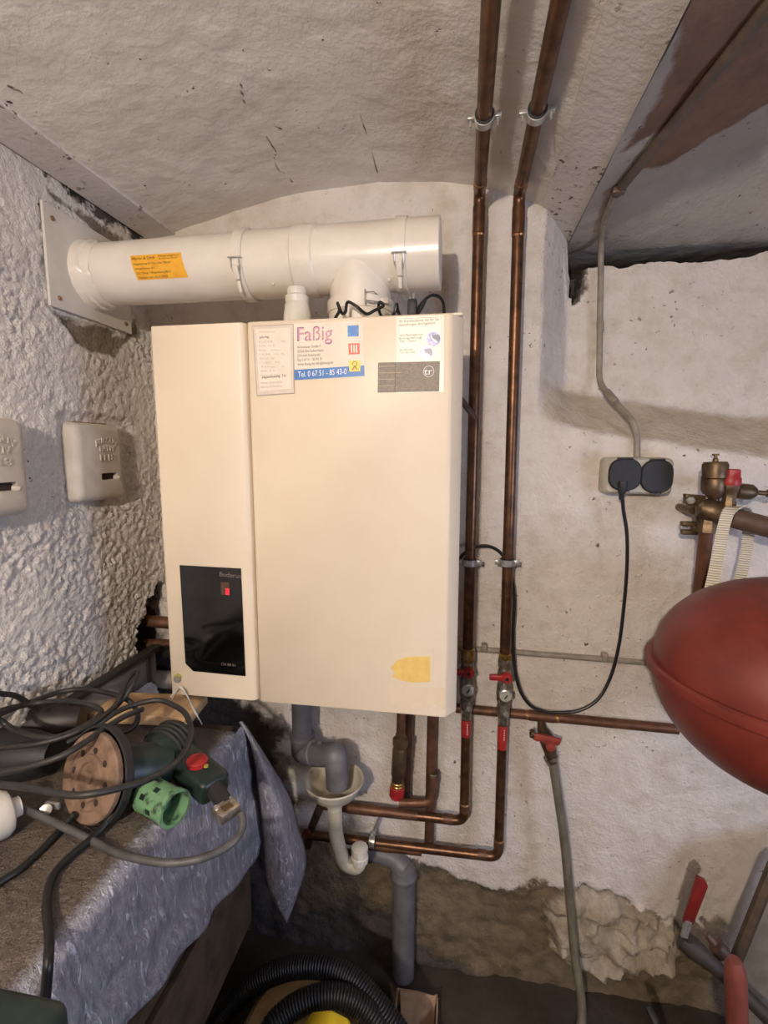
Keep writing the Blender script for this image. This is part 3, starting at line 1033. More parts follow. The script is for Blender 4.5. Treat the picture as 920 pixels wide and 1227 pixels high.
for px_, py_ in ((327, 336), (400, 330), (466, 330), (378, 272)):
    p = A(px_, py_, FY - FR)
    zz = max(-0.98, min(0.98, (p.z - fz) / (FR * 1.05)))
    an = math.asin(zz)
    q = V((A(px_, py_, FY - FR * math.cos(an)).x, FY - math.cos(an) * FR * 1.03, fz + zz * FR * 1.03))
    build('rivet', MB().lathe(q, (0, -math.cos(an), math.sin(an)), [(0.0035, 0), (0.003, 0.002), (0.001, 0.003)], 10), 'flue', flue)


def on_flue(u, v, skew=0.010):
    """u along the pipe (m from sticker's left), v = height on the sticker 0..1 from bottom"""
    a0, a1 = -0.56, 0.17
    an = a0 + (a1 - a0) * v
    x0 = fX(183)
    return lambda R: V((x0 + u - v * skew, FY - math.cos(an) * R, fz + math.sin(an) * R))


LW = fX(241) - fX(183)
stk = MB()
R0 = FR + 0.0006
g = [[stk.bm.verts.new(on_flue(LW * i / 8, j / 8)(R0)) for i in range(9)] for j in range(9)]
for j in range(8):
    for i in range(8):
        stk.bm.faces.new((g[j][i], g[j][i + 1], g[j + 1][i + 1], g[j + 1][i]))
stk = build('inspection_sticker', stk, 'orange_label', flue)
for s, v0, hh, u0, u1 in (('Martin & Orth', 0.80, 0.12, 0.03, 0.48), ('Feuerungsbau', 0.87, 0.07, 0.56, 0.96), ('& Schornstein', 0.77, 0.06, 0.56, 0.93), ('Abgasleitung für Gas- oder Ölfeuer', 0.60, 0.08, 0.04, 0.78), ('Abgasklasse: A1', 0.42, 0.07, 0.04, 0.42), ('Zul. Temp. / Abgasleitung 80 C', 0.24, 0.08, 0.04, 0.72), ('Datum: am 12.3.2000', 0.06, 0.08, 0.04, 0.62)):
    lettering('sticker_line', s, (lambda u, v, v0=v0, hh=hh, u0=u0, u1=u1: on_flue(LW * (u0 + (u1 - u0) * u), v0 + hh * v)(R0 + 0.0005)), 'ink_dark', stk)

# cable with euro plug lying on the boiler
cable_top = thing('loose_power_cable', 'black power cable with a two-pin plug coiled on boiler top', 'cable', (A(450, 378, 1.08).x, 1.08, BZ1 + 0.004))
Q = lambda x, y, d: A(380 + x / 5.11, 330 + y / 5.11, d)
cp = [Q(110, 262, 1.06), Q(135, 215, 1.05), Q(124, 168, 1.05), Q(150, 230, 1.06), Q(172, 225, 1.05), Q(185, 165, 1.05), Q(235, 185, 1.04), Q(300, 235, 1.05), Q(350, 215, 1.05), Q(405, 185, 1.04), Q(380, 165, 1.05), Q(378, 210, 1.06), Q(395, 250, 1.07), Q(440, 262, 1.06), Q(475, 225, 1.05), Q(486, 176, 1.05), Q(495, 220, 1.06), Q(520, 262, 1.07), Q(570, 265, 1.10), Q(600, 262, 1.10), Q(610, 235, 1.08), Q(655, 155, 1.08), Q(700, 122, 1.09), Q(745, 130, 1.10), Q(770, 165, 1.11), Q(776, 215, 1.12), Q(776, 262, 1.14)]
build('cord', MB().tube(spline(cp, 6), 0.0034, 8), 'black_cable', cable_top)
build('cord_grip', MB().tube([Q(612, 228, 1.08), Q(635, 190, 1.08), Q(660, 150, 1.08)], [0.006, 0.0065, 0.0042], 8), 'black_cable', cable_top)
pg = MB().obox(Q(582, 195, 1.07), V((1, 0, 0)), V((0, 1, 0)), V((0, 0, 1)), 0.020, 0.012, 0.034, 0.004)
plug = build('plug', pg, 'black_plastic', cable_top)
for x0, y0, x1, y1 in ((570, 165, 569, 130), (592, 150, 592, 112)):
    build('plug_pin', MB().cyl(Q(x0, y0, 1.07), Q(x1, y1, 1.07), 0.0022, 8), 'steel', plug)

# white cords dangling by the boiler's knob
wc = MB()
for k, (pts) in enumerate(([(205, 836), (211, 824), (218, 824), (226, 838), (238, 862)], [(206, 838), (212, 826), (220, 827), (230, 845), (242, 868)], [(203, 836), (210, 829), (216, 823), (222, 830), (234, 856)])):
    wc.tube(spline([A(x, y, 0.995 - 0.004 * k) for x, y in pts], 6), 0.0011, 6)
single('string_loop', wc, 'white_plastic', 'thin white strings dangling below the boiler control window', 'string')

# ================================================================== COPPER RISERS
PY = 1.33
PR = 0.0147


def ring_clamp(parent, c, axis, R, out, rod_to=None):
    """two-part pipe clamp: steel band, rubber lining, two ear screws"""
    ax = V(axis).normalized()
    out = V(out).normalized()
    b = build('pipe_clamp', MB().lathe(V(c) - ax * 0.009, ax, [(R + 0.001, 0), (R + 0.0055, 0.0005), (R + 0.0055, 0.0175), (R + 0.001, 0.018)], 28), 'steel', parent)
    build('rubber_lining', MB().lathe(V(c) - ax * 0.012, ax, [(R, 0), (R + 0.0035, 0.0005), (R + 0.0035, 0.0235), (R, 0.024)], 28), 'rubber', b)
    side = out.cross(ax).normalized()
    for s in (-1, 1):
        e = V(c) + side * s * (R + 0.011)
        build('clamp_ear', MB().obox(e, side, ax, out, 0.014, 0.014, 0.008, 0.001), 'steel', b)
        build('clamp_screw', MB().lathe(e + out * 0.003, out, [(0.0045, 0), (0.0045, 0.004), (0.0015, 0.006)], 8).cyl(e, e - out * 0.016, 0.0022, 8), 'steel', b)
    if rod_to is not None:
        build('clamp_rod', MB().cyl(V(c) + (V(rod_to) - V(c)).normalized() * R, rod_to, 0.0042, 10), 'steel', b)
    return b


def solder(parent, p, axis, R, w_=0.004):
    build('solder_ring', MB().lathe(V(p) - V(axis).normalized() * w_, axis, [(R, 0), (R + 0.0016, w_), (R, 2 * w_)], 20), 'copper_solder', parent)


def riser(label, pxt, pxb, xlow, ylow, xend, yend, clampc, elbow_r):
    top = A(*pxt, PY)
    zc_ = top.z
    X0 = A(pxb[0], pxb[1], PY).x
    root = thing('copper_riser', label, 'pipe', (X0, PY, 0.5), 'heating risers beside the boiler')
    bot = A(pxb[0], pxb[1], PY)
    pts = [V((top.x, -0.9, zc_)), V((top.x, PY, zc_)), V((top.x, PY, zc_ - 0.03)), V((X0, PY, bot.z))]
    pts = [V((top.x, -0.9, zc_)), V((top.x, PY, zc_)), V((X0, PY, bot.z))]
    build('upper_pipe', MB().tube(pts, PR, 20, 0.028), 'copper', root)
    # fitting sleeves at the bend
    sl = MB()
    sl.tube([V((top.x, PY - 0.07, zc_)), V((top.x, PY - 0.02, zc_))], PR + 0.0012, 20)
    build('bend_sleeve', MB().cyl((top.x, PY - 0.055, zc_), (top.x, PY - 0.030, zc_), PR + 0.0013, 20), 'copper', root)
    build('bend_sleeve', MB().cyl((top.x, PY, zc_ - 0.032), (top.x, PY, zc_ - 0.095), PR + 0.0013, 20), 'copper', root)
    solder(root, (top.x, PY - 0.058, zc_), (0, 1, 0), PR)
    solder(root, (top.x, PY, zc_ - 0.098), (0, 0, 1), PR)
    # lower run
    rl = 0.0138
    low = A(xlow, ylow, PY)
    end = A(xend, yend, PY)
    lz = low.z
    vz = bot.z - 0.20
    build('lower_pipe', MB().tube([V((X0, PY, vz + 0.03)), V((low.x, PY, lz)), V((end.x, PY, end.z))], rl, 18, elbow_r), 'copper', root)
    build('elbow_sleeve', MB().cyl((low.x - elbow_r - 0.004, PY, lz + 0.0006), (low.x - elbow_r - 0.03, PY, lz + 0.0006), rl + 0.0012, 18), 'copper_dull', root)
    build('elbow_sleeve', MB().cyl((low.x, PY, lz + elbow_r + 0.004), (low.x, PY, lz + elbow_r + 0.025), rl + 0.0012, 18), 'copper_dull', root)
    solder(root, (low.x, PY, lz + elbow_r + 0.027), (0, 0, 1), rl)
    # clamps: one on the ceiling run, one on the wall
    cc = AZ(*clampc, zc_)
    ring_clamp(root, (top.x, cc.y, zc_), (0, 1, 0), PR, (0, 0, 1), (top.x, cc.y, zc_ + 0.10))
    k = A((pxt[0] * 0.1 + pxb[0] * 0.9) + 1.2, 674, PY)
    ring_clamp(root, (k.x, PY, k.z), (0, 0, 1), PR, (0, -1, 0), (k.x, WY + 0.01, k.z))
    return root, X0, bot.z


def ball_valve(root, X0, z0, dz, handle_right=False):
    """press coupling, red lever, thermometer, body and nipple; z0 = top, hangs down the pipe"""
    v = build('ball_valve', MB().lathe((X0, PY, z0), (0, 0, -1), [(PR + .001, -0.03), (PR + .004, -0.029), (PR + .004, -0.008), (0.0165, -0.004), (0.0190, 0.012), (0.0190, 0.028), (0.0165, 0.036), (0.0195, 0.05), (0.0210, 0.07), (0.0195, 0.095), (0.0165, 0.104), (0.0185, 0.112), (0.0185, 0.135), (0.015, 0.142), (0.0135, 0.17)], 20), 'nickel', root)
    build('coupling', MB().lathe((X0, PY, z0 + 0.034), (0, 0, -1), [(PR + .001, -0.012), (PR + .0045, -0.010), (PR + .0045, 0.010), (PR + .003, 0.012), (PR + .0045, 0.014), (PR + .0045, 0.026), (PR + .001, 0.028)], 6 if handle_right else 20), 'brass', v)
    s = V((X0, PY - 0.018, z0 - 0.012))
    build('valve_stem', MB().lathe(s, (0, -1, 0), [(0.011, 0), (0.011, 0.010), (0.006, 0.012), (0.006, 0.022)], 14), 'brass_dark', v)
    lv = MB().obox(V((X0 - 0.016, PY - 0.034, z0 - 0.012)), V((1, 0, 0)), V((0, 1, 0)), V((0, 0, 1)), 0.054, 0.012, 0.017, 0.004)
    lv.lathe((X0 + 0.004, PY - 0.026, z0 - 0.012), (0, -1, 0), [(0.0145, 0), (0.0145, 0.012), (0.012, 0.016), (0.002, 0.016)], 16)
    lev = build('lever', lv, 'red_plastic', v)
    build('lever_screw', MB().lathe((X0 + 0.004, PY - 0.0415, z0 - 0.012), (0, -1, 0), [(0.006, 0), (0.005, 0.002), (0.001, 0.002)], 6), 'rubber', lev)
    # thermometer
    t = V((X0 + 0.002, PY - 0.022, z0 - 0.062))
    th = build('thermometer', MB().lathe(t, (0, -1, 0), [(0.012, 0), (0.012, 0.006), (0.0175, 0.008), (0.0175, 0.017), (0.0155, 0.018), (0.0150, 0.0165), (0.001, 0.0165)], 24), 'steel', v)
    build('thermometer_face', MB().lathe(t + V((0, -0.0166, 0)), (0, -1, 0), [(0.0148, 0), (0.001, 0.0005)], 24), 'knob_face', th)
    build('thermometer_pointer', MB().obox(t + V((0.001, -0.0178, -0.002)), V((0.5, 0, 0.86)), V((0, 1, 0)), V((0.86, 0, -0.5)), 0.013, 0.001, 0.003), 'rubber', th)
    # nipple with drain plug
    build('drain_plug', MB().lathe((X0 + 0.004, PY - 0.012, z0 - 0.125), (0.3, -1, 0), [(0.008, 0), (0.008, 0.012), (0.006, 0.014), (0.001, 0.014)], 6), 'steel', v)
    # red sleeve label hanging below
    sv_ = build('red_sleeve', MB().lathe((X0, PY, z0 - 0.168), (0, 0, -1), [(0.0138, 0), (0.0142, 0.001), (0.0142, dz), (0.0138, dz + 0.001)], 20), 'red_sleeve', v)
    mk_ = MB()
    for i in range(5):
        mk_.obox(V((X0 + 0.004, PY - 0.0142, z0 - 0.178 - i * 0.007)), V((1, 0, 0)), V((0, 1, 0)), V((0, 0, 1)), 0.0016, 0.0008, 0.0042)
    build('sleeve_print', mk_, 'ink_white', v)
    return v


r1_, x1_, z1_ = riser('copper riser with red levered valve nearest the boiler', (574.5, 232), (560, 792), 556, 984, 385, 964, (583, 140), 0.03)
ball_valve(r1_, x1_, A(560, 795, PY).z, 0.05)
r2_, x2_, z2_ = riser('outer copper riser with red levered valve beside black cable', (622, 232), (604.5, 797), 597, 1027, 368, 1000, (652, 133), 0.03)
ball_valve(r2_, x2_, A(604.5, 801, PY).z, 0.07, True)
# spare hanger rod beside the outer riser
h0_ = AZ(657, 38, 2.385)
hr = build('hanger_rod', MB().cyl(h0_ + V((0, 0, 0.03)), AZ(651, 82, 2.35), 0.0035, 8), 'steel', r2_)
build('hanger_plug', MB().lathe(h0_ + V((0, 0, 0.03)), (0, 0, -1), [(0.016, 0), (0.013, 0.022), (0.004, 0.026)], 10), 'rust', r2_)
# thick reducers and a clamp on the lower horizontal runs
for root, xa, xb, ya, yb in ((r1_, 414, 500, 967, 977), (r2_, 440, 505, 1011, 1019)):
    a, b_ = A(xa, ya + 0.5, PY), A(xb, yb + 0.5, PY)
    m_ = a.lerp(b_, 0.42)
    build('reducer', MB().tube([a, a.lerp(b_, 0.04), m_, m_.lerp(b_, 0.1), b_], [0.0135, 0.0155, 0.0158, 0.0148, 0.0142], 18), 'copper_dull', root)
c = A(446, 1008, PY)
kc = ring_clamp(r2_, c, (1, 0, 0), 0.0135, (0, -1, 0), (c.x, WY + 0.02, c.z + 0.0))
build('clamp_strut', MB().cyl(c + V((0, 0.01, 0.02)), A(456, 975, PY + 0.02), 0.004, 8), 'steel', r2_)

# pipes coming down out of the boiler
t1 = thing('gas_supply_pipe', 'dull copper pipe dropping from boiler and tied into the lower run', 'pipe', A(517, 1000, 1.36))
a, b_ = A(518.5, 858, 1.36), A(514, 1012, 1.36)
a.z = BZ0 - 0.0
build('vertical_pipe', MB().tube([a, b_], 0.0148, 16), 'copper_dull', t1)
e = A(518, 935, 1.345)
build('elbow_pipe', MB().tube([A(519, 930, 1.345), A(517, 962, 1.335), A(478, 962, 1.325)], 0.0135, 16, 0.03), 'copper_dull', t1)
build('pipe_fitting', MB().lathe(A(518.5, 925, 1.35), (0, 0, -1), [(0.0155, 0), (0.0175, 0.003), (0.0178, 0.028), (0.0165, 0.035)], 18), 'brass_dark', t1)
t2 = thing('relief_valve', 'tarnished drain valve with a red cap hanging under the boiler', 'valve', A(474, 958, 1.26))
p = A(480, 862, 1.26)
rx = p.x
build('valve_pipe', MB().cyl((rx + 0.004, 1.26, BZ0 + 0.004), (rx, 1.26, A(478, 892, 1.26).z), 0.0125, 16), 'copper_dull', t2)
za = A(478, 885, 1.26).z
zb = A(478, 936, 1.26).z
L = za - zb
build('valve_body', MB().lathe((rx, 1.26, za), V((-0.06, 0, -1)), [(0.0125, -0.02), (0.0150, -0.012), (0.0130, -0.006), (0.0215, 0), (0.0225, 0.008), (0.0215, 0.022), (0.0175, 0.026), (0.0205, 0.032), (0.0205, L * 0.86), (0.018, L * 0.9), (0.018, L)], 8), 'brass_dark', t2)
bxo = V((rx, 1.26, za)) + V((-0.06, 0, -1)).normalized() * L
build('brass_collar', MB().lathe(bxo, V((-0.06, 0, -1)), [(0.017, 0), (0.0185, 0.002), (0.0185, 0.007), (0.017, 0.009), (0.0185, 0.011), (0.0185, 0.018), (0.016, 0.02)], 20), 'brass', t2)
cz_ = bxo + V((-0.06, 0, -1)).normalized() * 0.014
build('red_cap', MB().lathe(cz_, V((-0.06, 0, -1)), [(0.018, 0), (0.0215, 0.003), (0.0215, 0.03), (0.019, 0.036), (0.008, 0.037), (0.007, 0.045), (0.001, 0.045)], 10), 'red_plastic', t2)
single('return_pipe', MB().tube([V((A(492, 862, 1.36).x, 1.36, BZ0)), A(486, 958, 1.36)], 0.0135, 14), 'copper_dull', 'dark copper pipe hidden behind the red capped drain valve', 'pipe')

# horizontal copper pipe with a drain tap and hose
hp = thing('copper_branch_pipe', 'horizontal copper pipe passing behind both risers towards the tank', 'pipe', A(680, 862, 1.375))
ha, hb = A(546, 848.5, 1.375), A(812, 874, 1.375)
build('pipe', MB().tube([ha, ha.lerp(hb, 0.5), hb], 0.0135, 16), 'copper_dull', hp)
build('tee_fitting', MB().cyl(A(634, 857, 1.375), A(664, 860, 1.375), 0.0150, 18), 'copper_dull', hp)
solder(hp, A(631, 856.6, 1.375), hb - ha, 0.0135)
solder(hp, A(667, 860.2, 1.375), hb - ha, 0.0135)
tap = thing('drain_tap', 'tarnished brass drain tap with red lever below copper pipe', 'tap', A(660, 925, 1.33))
build('tap_body', MB().tube([A(648, 864, 1.372), A(649, 872, 1.355), A(654, 884, 1.335), A(659, 900, 1.33), A(661, 913, 1.33)], [0.010, 0.013, 0.021, 0.018, 0.0145], 14), 'brass_dark', tap)
build('tap_lever', MB().obox(A(655, 885.5, 1.31), (A(671, 889, 1.31) - A(640, 882, 1.31)).normalized(), V((0, 1, 0)), V((0.25, 0, 1)).normalized(), 0.074, 0.012, 0.022, 0.005).lathe(A(659, 893, 1.318), (0, -1, 0), [(0.013, 0), (0.013, 0.01), (0.001, 0.012)], 12), pbr('faded_red_lever', (150, 62, 50), (128, 50, 42), 30, 0.5), tap)
build('lever_end', MB().lathe(A(641, 880, 1.315), (-1, 0, 0.2), [(0.006, 0), (0.012, 0.003), (0.012, 0.012), (0.002, 0.016)], 12), 'brass_dark', tap)
build('hose_clamp', MB().lathe(A(661, 905, 1.33), V((0.08, 0, -1)), [(0.014, 0), (0.0165, 0.001), (0.0165, 0.011), (0.014, 0.012)], 16).obox(A(655, 912, 1.322), V((0.5, 0, -0.86)), V((0, 1, 0)), V((0.86, 0, 0.5)), 0.03, 0.008, 0.008, 0.002), 'nickel', tap)
hs = spline([A(661, 906, 1.33), A(667, 945, 1.33), A(675, 1000, 1.325), A(681, 1060, 1.32), A(688, 1140, 1.29), A(697, 1224, 1.23), V((0.29, 1.12, 0.04)), V((0.36, 0.92, 0.024))], 6)
single('drain_hose', MB().tube(hs, 0.0125, 14), 'garden_hose', 'grey green hose hanging down from the drain tap', 'hose')

# thin grey conduit along the wall
cdm = MB().tube([A(549, 776, 1.388), A(700, 788, 1.388), A(800, 796, 1.388)], 0.0085, 12)
cd_ = thing('wall_conduit', 'thin grey painted conduit running horizontally behind the risers', 'conduit', A(680, 790, 1.39))
build('conduit_pipe', cdm, 'conduit', cd_)
for px_ in (580, 724):
    p = A(px_, 776 + (px_ - 549) * 0.08 - 3, 1.386)
    build('conduit_clip', MB().obox(p, V((1, 0, 0)), V((0, 1, 0)), V((0, 0, 1)), 0.016, 0.022, 0.024, 0.003), 'conduit', cd_)
# small angled wire seal beside the boiler
single('pipe_stub', MB().tube([V((-0.012, 1.30, A(556, 478, 1.3).z)), A(570, 502, 1.318)], 0.008, 10), 'brown_pipe', 'short brown stub slanting from boiler side to riser', 'pipe')

# ================================================================== DRAIN AND FUNNEL
dp = thing('condensate_drain', 'dark grey plastic drain pipe and elbow leaving the boiler', 'drain pipe', A(360, 910, 1.30))
ax_ = A(362, 870, 1.30).x
zt_ = A(360, 880, 1.30).z
build('socket_pipe', MB().lathe((ax_, 1.30, BZ0 + 0.005), (0, 0, -1), [(0.030, 0), (0.030, BZ0 - zt_), (0.037, BZ0 - zt_ + 0.002), (0.038, BZ0 - zt_ + 0.012), (0.035, BZ0 - zt_ + 0.016), (0.034, BZ0 - zt_ + 0.060), (0.026, BZ0 - zt_ + 0.078), (0.001, BZ0 - zt_ + 0.08)], 28), 'grey_pvc_dark', dp)
e0 = A(368, 908, 1.29)
build('elbow', MB().tube([V((ax_, 1.30, e0.z + 0.014)), A(372, 904, 1.28), A(402, 904, 1.24), A(403, 914, 1.235), A(404, 942, 1.235)], [0.030, 0.033, 0.034, 0.033, 0.0315], 24, 0.05, 8), 'grey_pvc', dp)
build('elbow_socket', MB().lathe(A(373, 902, 1.28), A(402, 902, 1.24) - A(373, 902, 1.28), [(0.033, 0), (0.0375, 0.002), (0.0375, 0.016), (0.033, 0.018)], 24), 'grey_pvc', dp)
build('seal_lip', MB().obox(A(383, 889, 1.24), V((1, 0, 0)), V((0, 1, 0)), V((0, 0, 1)), 0.012, 0.012, 0.006, 0.002), 'grey_pvc', dp)
fn = thing('drain_funnel', 'ivory plastic funnel catching the grey drain elbow', 'funnel', A(402, 1035, 1.25))
fc = A(400.5, 936, 1.25)
fr_ = 0.084
bowl = MB().lathe(V((fc.x, 1.25, fc.z + 0.010)), (0, 0, -1), [(fr_ - 0.006, 0.004), (fr_, 0), (fr_ + 0.0015, 0.004), (fr_ - 0.004, 0.016), (fr_ * 0.80, 0.040), (fr_ * 0.42, 0.062), (0.026, 0.075), (0.024, 0.085), (0.019, 0.085), (0.020, 0.075), (fr_ * 0.40, 0.056), (fr_ * 0.78, 0.034), (fr_ - 0.008, 0.012), (fr_ - 0.006, 0.004)], 40, False)
build('funnel_bowl', bowl, 'funnel', fn)
zz = fc.z + 0.01 - 0.08
build('trap_pipe', MB().tube([V((fc.x, 1.25, zz)), A(402, 1000, 1.25), A(412, 1035, 1.25), A(430, 1040, 1.25), A(431, 1016, 1.25)], 0.0205, 18, 0.035), 'funnel', fn)
build('trap_nut', MB().lathe(A(431, 1032, 1.25), (0, 0, 1), [(0.021, 0), (0.0255, 0.002), (0.0255, 0.018), (0.0225, 0.02), (0.0225, 0.03), (0.0245, 0.032), (0.0245, 0.045), (0.018, 0.047), (0.001, 0.047)], 10), 'white_plastic', fn)
sp_ = thing('soil_pipe', 'grey plastic waste pipe standing against the bare wall foot', 'waste pipe', A(485, 1190, 1.36))
sp_x = A(483, 1060, 1.36).x
jz = A(483, 1048, 1.36).z
build('stand_pipe', MB().lathe((sp_x, 1.372, 0.005), (0, 0, 1), [(0.036, 0), (0.036, jz - 0.03), (0.041, jz - 0.026), (0.0425, jz - 0.012), (0.039, jz - 0.006), (0.036, jz + 0.012), (0.02, jz + 0.022), (0.001, jz + 0.024)], 28), 'grey_pvc', sp_)
build('branch_arm', MB().tube([V((sp_x, 1.372, jz + 0.01)), A(470, 1026, 1.385), A(436, 1019, 1.385)], [0.034, 0.029, 0.024], 20, 0.02), 'grey_pvc', sp_)
build('push_ring', MB().torus((sp_x, 1.372, jz - 0.014), (0, 0, 1), 0.040, 0.004, 28, 8), 'grey_pvc_dark', sp_)
# valves half hidden behind the dust sheet's corner
vb = thing('corner_valve', 'small corroded valve on the pipe ends behind the sheet', 'valve', A(374, 1000, 1.34))
build('valve_body', MB().tube([A(368, 1014, 1.34), A(374, 990, 1.34), A(384, 966, 1.335)], [0.014, 0.012, 0.013], 12), 'brass_dark', vb)
build('valve_handle', MB().lathe(A(368, 997, 1.32), (0, -1, 0), [(0.012, 0), (0.014, 0.003), (0.014, 0.012), (0.002, 0.014)], 10), pbr('rusty_red', (130, 56, 44), (104, 44, 36), 60, 0.6), vb)

# copper stubs in the corner left of the boiler
for (ya, yb, lab, rr_) in ((743, 752, 'upper copper stub entering the broken wall corner', 0.017), (772, 772, 'middle copper stub entering the broken wall corner', 0.0165), (812, 815, 'lowest and thickest pipe stub in the broken corner', 0.026)):
    s = MB()
    pa, pb = A(172 if rr_ < 0.02 else 170, ya, 1.345), A(222, yb, 1.345)
    pb.x = max(pb.x, -0.70)
    s.tube([pa, pa.lerp(pb, 0.45), pa.lerp(pb, 0.46), pb], [rr_ + 0.002, rr_ + 0.002, rr_, rr_], 14)
    single('copper_stub', s, 'copper_dull' if rr_ < 0.02 else 'conduit', lab, 'pipe', group='pipe stubs in the corner')
single('copper_stub', MB().tube([A(178, 800, 1.35), A(190, 786, 1.32), A(212, 778, 1.30)], 0.016, 14), 'rubber', 'black pipe bending between the copper stubs in the corner', 'pipe', group='pipe stubs in the corner')

# ================================================================== ELECTRICS
so = thing('double_socket', 'grey surface-mounted double socket with two black flip lids', 'socket', A(762, 590, 1.39))
sa, sb_ = A(722, 551, 1.345), A(805, 593, 1.345)
m0, m1 = A(727, 549, 1.345), A(806.5, 592, 1.345)
def rrect(x0, x1, z0, z1, r, y, k=5):
    out = []
    for cx_, cz2, a0 in ((x1 - r, z1 - r, 0), (x0 + r, z1 - r, PI / 2), (x0 + r, z0 + r, PI), (x1 - r, z0 + r, 1.5 * PI)):
        for i in range(k + 1):
            t_ = a0 + PI / 2 * i / k
            out.append(V((cx_ + r * math.cos(t_), y, cz2 + r * math.sin(t_))))
    return out


sx0, sx1 = A(726, 570, 1.345).x, A(806, 570, 1.345).x
sz0, sz1 = A(760, 591, 1.345).z, A(760, 549, 1.345).z
bm_ = MB()
bm_.rings([rrect(sx0 - 0.004, sx1 + 0.002, sz0 - 0.004, sz1 + 0.002, 0.014, WY - 0.001), rrect(sx0 - 0.003, sx1 + 0.001, sz0 - 0.003, sz1 + 0.001, 0.014, 1.358), rrect(sx0, sx1, sz0, sz1, 0.013, 1.347), rrect(sx0 + 0.004, sx1 - 0.004, sz0 + 0.004, sz1 - 0.004, 0.010, 1.343)])
build('socket_housing', bm_, 'socket_grey', so, 40)
mid = (sx0 + sx1) / 2
for k, (xa, xb) in enumerate(((sx0 + 0.003, mid + 0.002), (mid + 0.001, sx1 - 0.001))):
    ld = MB()
    yy = 1.330 if k == 0 else 1.334
    za_, zb_ = (sz0 + 0.008, sz1 - 0.001) if k == 0 else (sz0 + 0.003, sz1 - 0.004)
    ld.rings([rrect(xa + 0.001, xb - 0.001, za_, zb_, 0.030, 1.3425), rrect(xa, xb, za_, zb_, 0.030, yy + 0.004), rrect(xa + 0.003, xb - 0.003, za_ + 0.003, zb_ - 0.003, 0.028, yy)])
    lid = build('flip_lid', ld, 'black_plastic', so, 40)
    build('lid_hinge', MB().box(((xa + xb) / 2 - 0.018, yy + 0.003, zb_ - 0.012), ((xa + xb) / 2 + 0.018, 1.346, zb_ + 0.003), 0.002), 'black_plastic', lid)
    build('lid_tab', MB().box(((xa + xb) / 2 - 0.014, yy + 0.002, za_ - 0.003), ((xa + xb) / 2 + 0.014, 1.343, za_ + 0.01), 0.002), 'black_plastic', lid)
pc = thing('boiler_power_cable', 'black power cable looping from the socket to the risers', 'cable', A(690, 850, 1.36))
cpts = [A(549, 672, 1.35), A(556, 663, 1.362), A(568, 656, 1.365), A(582, 654, 1.365), A(594, 658, 1.365), A(604, 668, 1.368), A(612, 686, 1.365), A(616, 720, 1.36), A(614.5, 760, 1.36), A(616, 795, 1.36), A(622, 825, 1.355), A(634, 844, 1.352), A(650, 852, 1.352), A(672, 854, 1.352), A(695, 851, 1.352), A(716, 838, 1.355), A(731, 812, 1.36), A(741, 775, 1.36), A(747, 730, 1.36), A(751, 680, 1.355), A(751, 640, 1.35), A(747, 612, 1.342), A(745.5, 596, 1.335)]
build('cord', MB().tube(spline(cpts, 7), 0.0046, 10), 'black_cable', pc)
build('plug', MB().lathe(A(745.5, 582, 1.334), (0, 0.02, -1), [(0.012, -0.012), (0.013, 0), (0.010, 0.012), (0.0095, 0.018), (0.0065, 0.022), (0.0062, 0.034), (0.005, 0.036)], 14), 'black_plastic', pc)

cn = thing('ceiling_conduit', 'grey cable conduit crossing the ceiling down to the socket', 'conduit', A(763, 548, 1.39))
run = [on_bay(738 + (925 - 738) * k / 9, 232 + (2 - 232) * k / 9, 0.008) for k in range(12)]
c1 = run[0]
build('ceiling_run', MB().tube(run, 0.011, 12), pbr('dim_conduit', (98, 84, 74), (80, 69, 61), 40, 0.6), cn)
c3 = A(717.5, 458, NY - 0.02)
build('wall_run', MB().tube([c1, on_bay(731, 246, 0.008), on_bay(724, 264, 0.008), on_bay(720.5, 284, 0.008), A(720, 300, NY - 0.02), c3, A(733, 478, 1.50), A(757, 503, 1.405), A(763, 520, 1.390), A(763, 550, 1.385)], 0.0085, 12, 0.03), 'conduit', cn)
build('junction_sleeve', MB().cyl(A(719, 385, NY - 0.018), A(719, 396, NY - 0.018), 0.0105, 12), 'conduit', cn)
build('bend_sleeve', MB().cyl(A(727, 470, 1.53), A(737, 482, 1.48), 0.0115, 12), 'conduit', cn)
build('ceiling_clip', MB().obox(on_bay(741, 229, 0.012), V((1, 0, 0)), V((0, 1, 0)), V((0, 0, 1)), 0.03, 0.02, 0.014, 0.003), 'brown_pipe', cn)

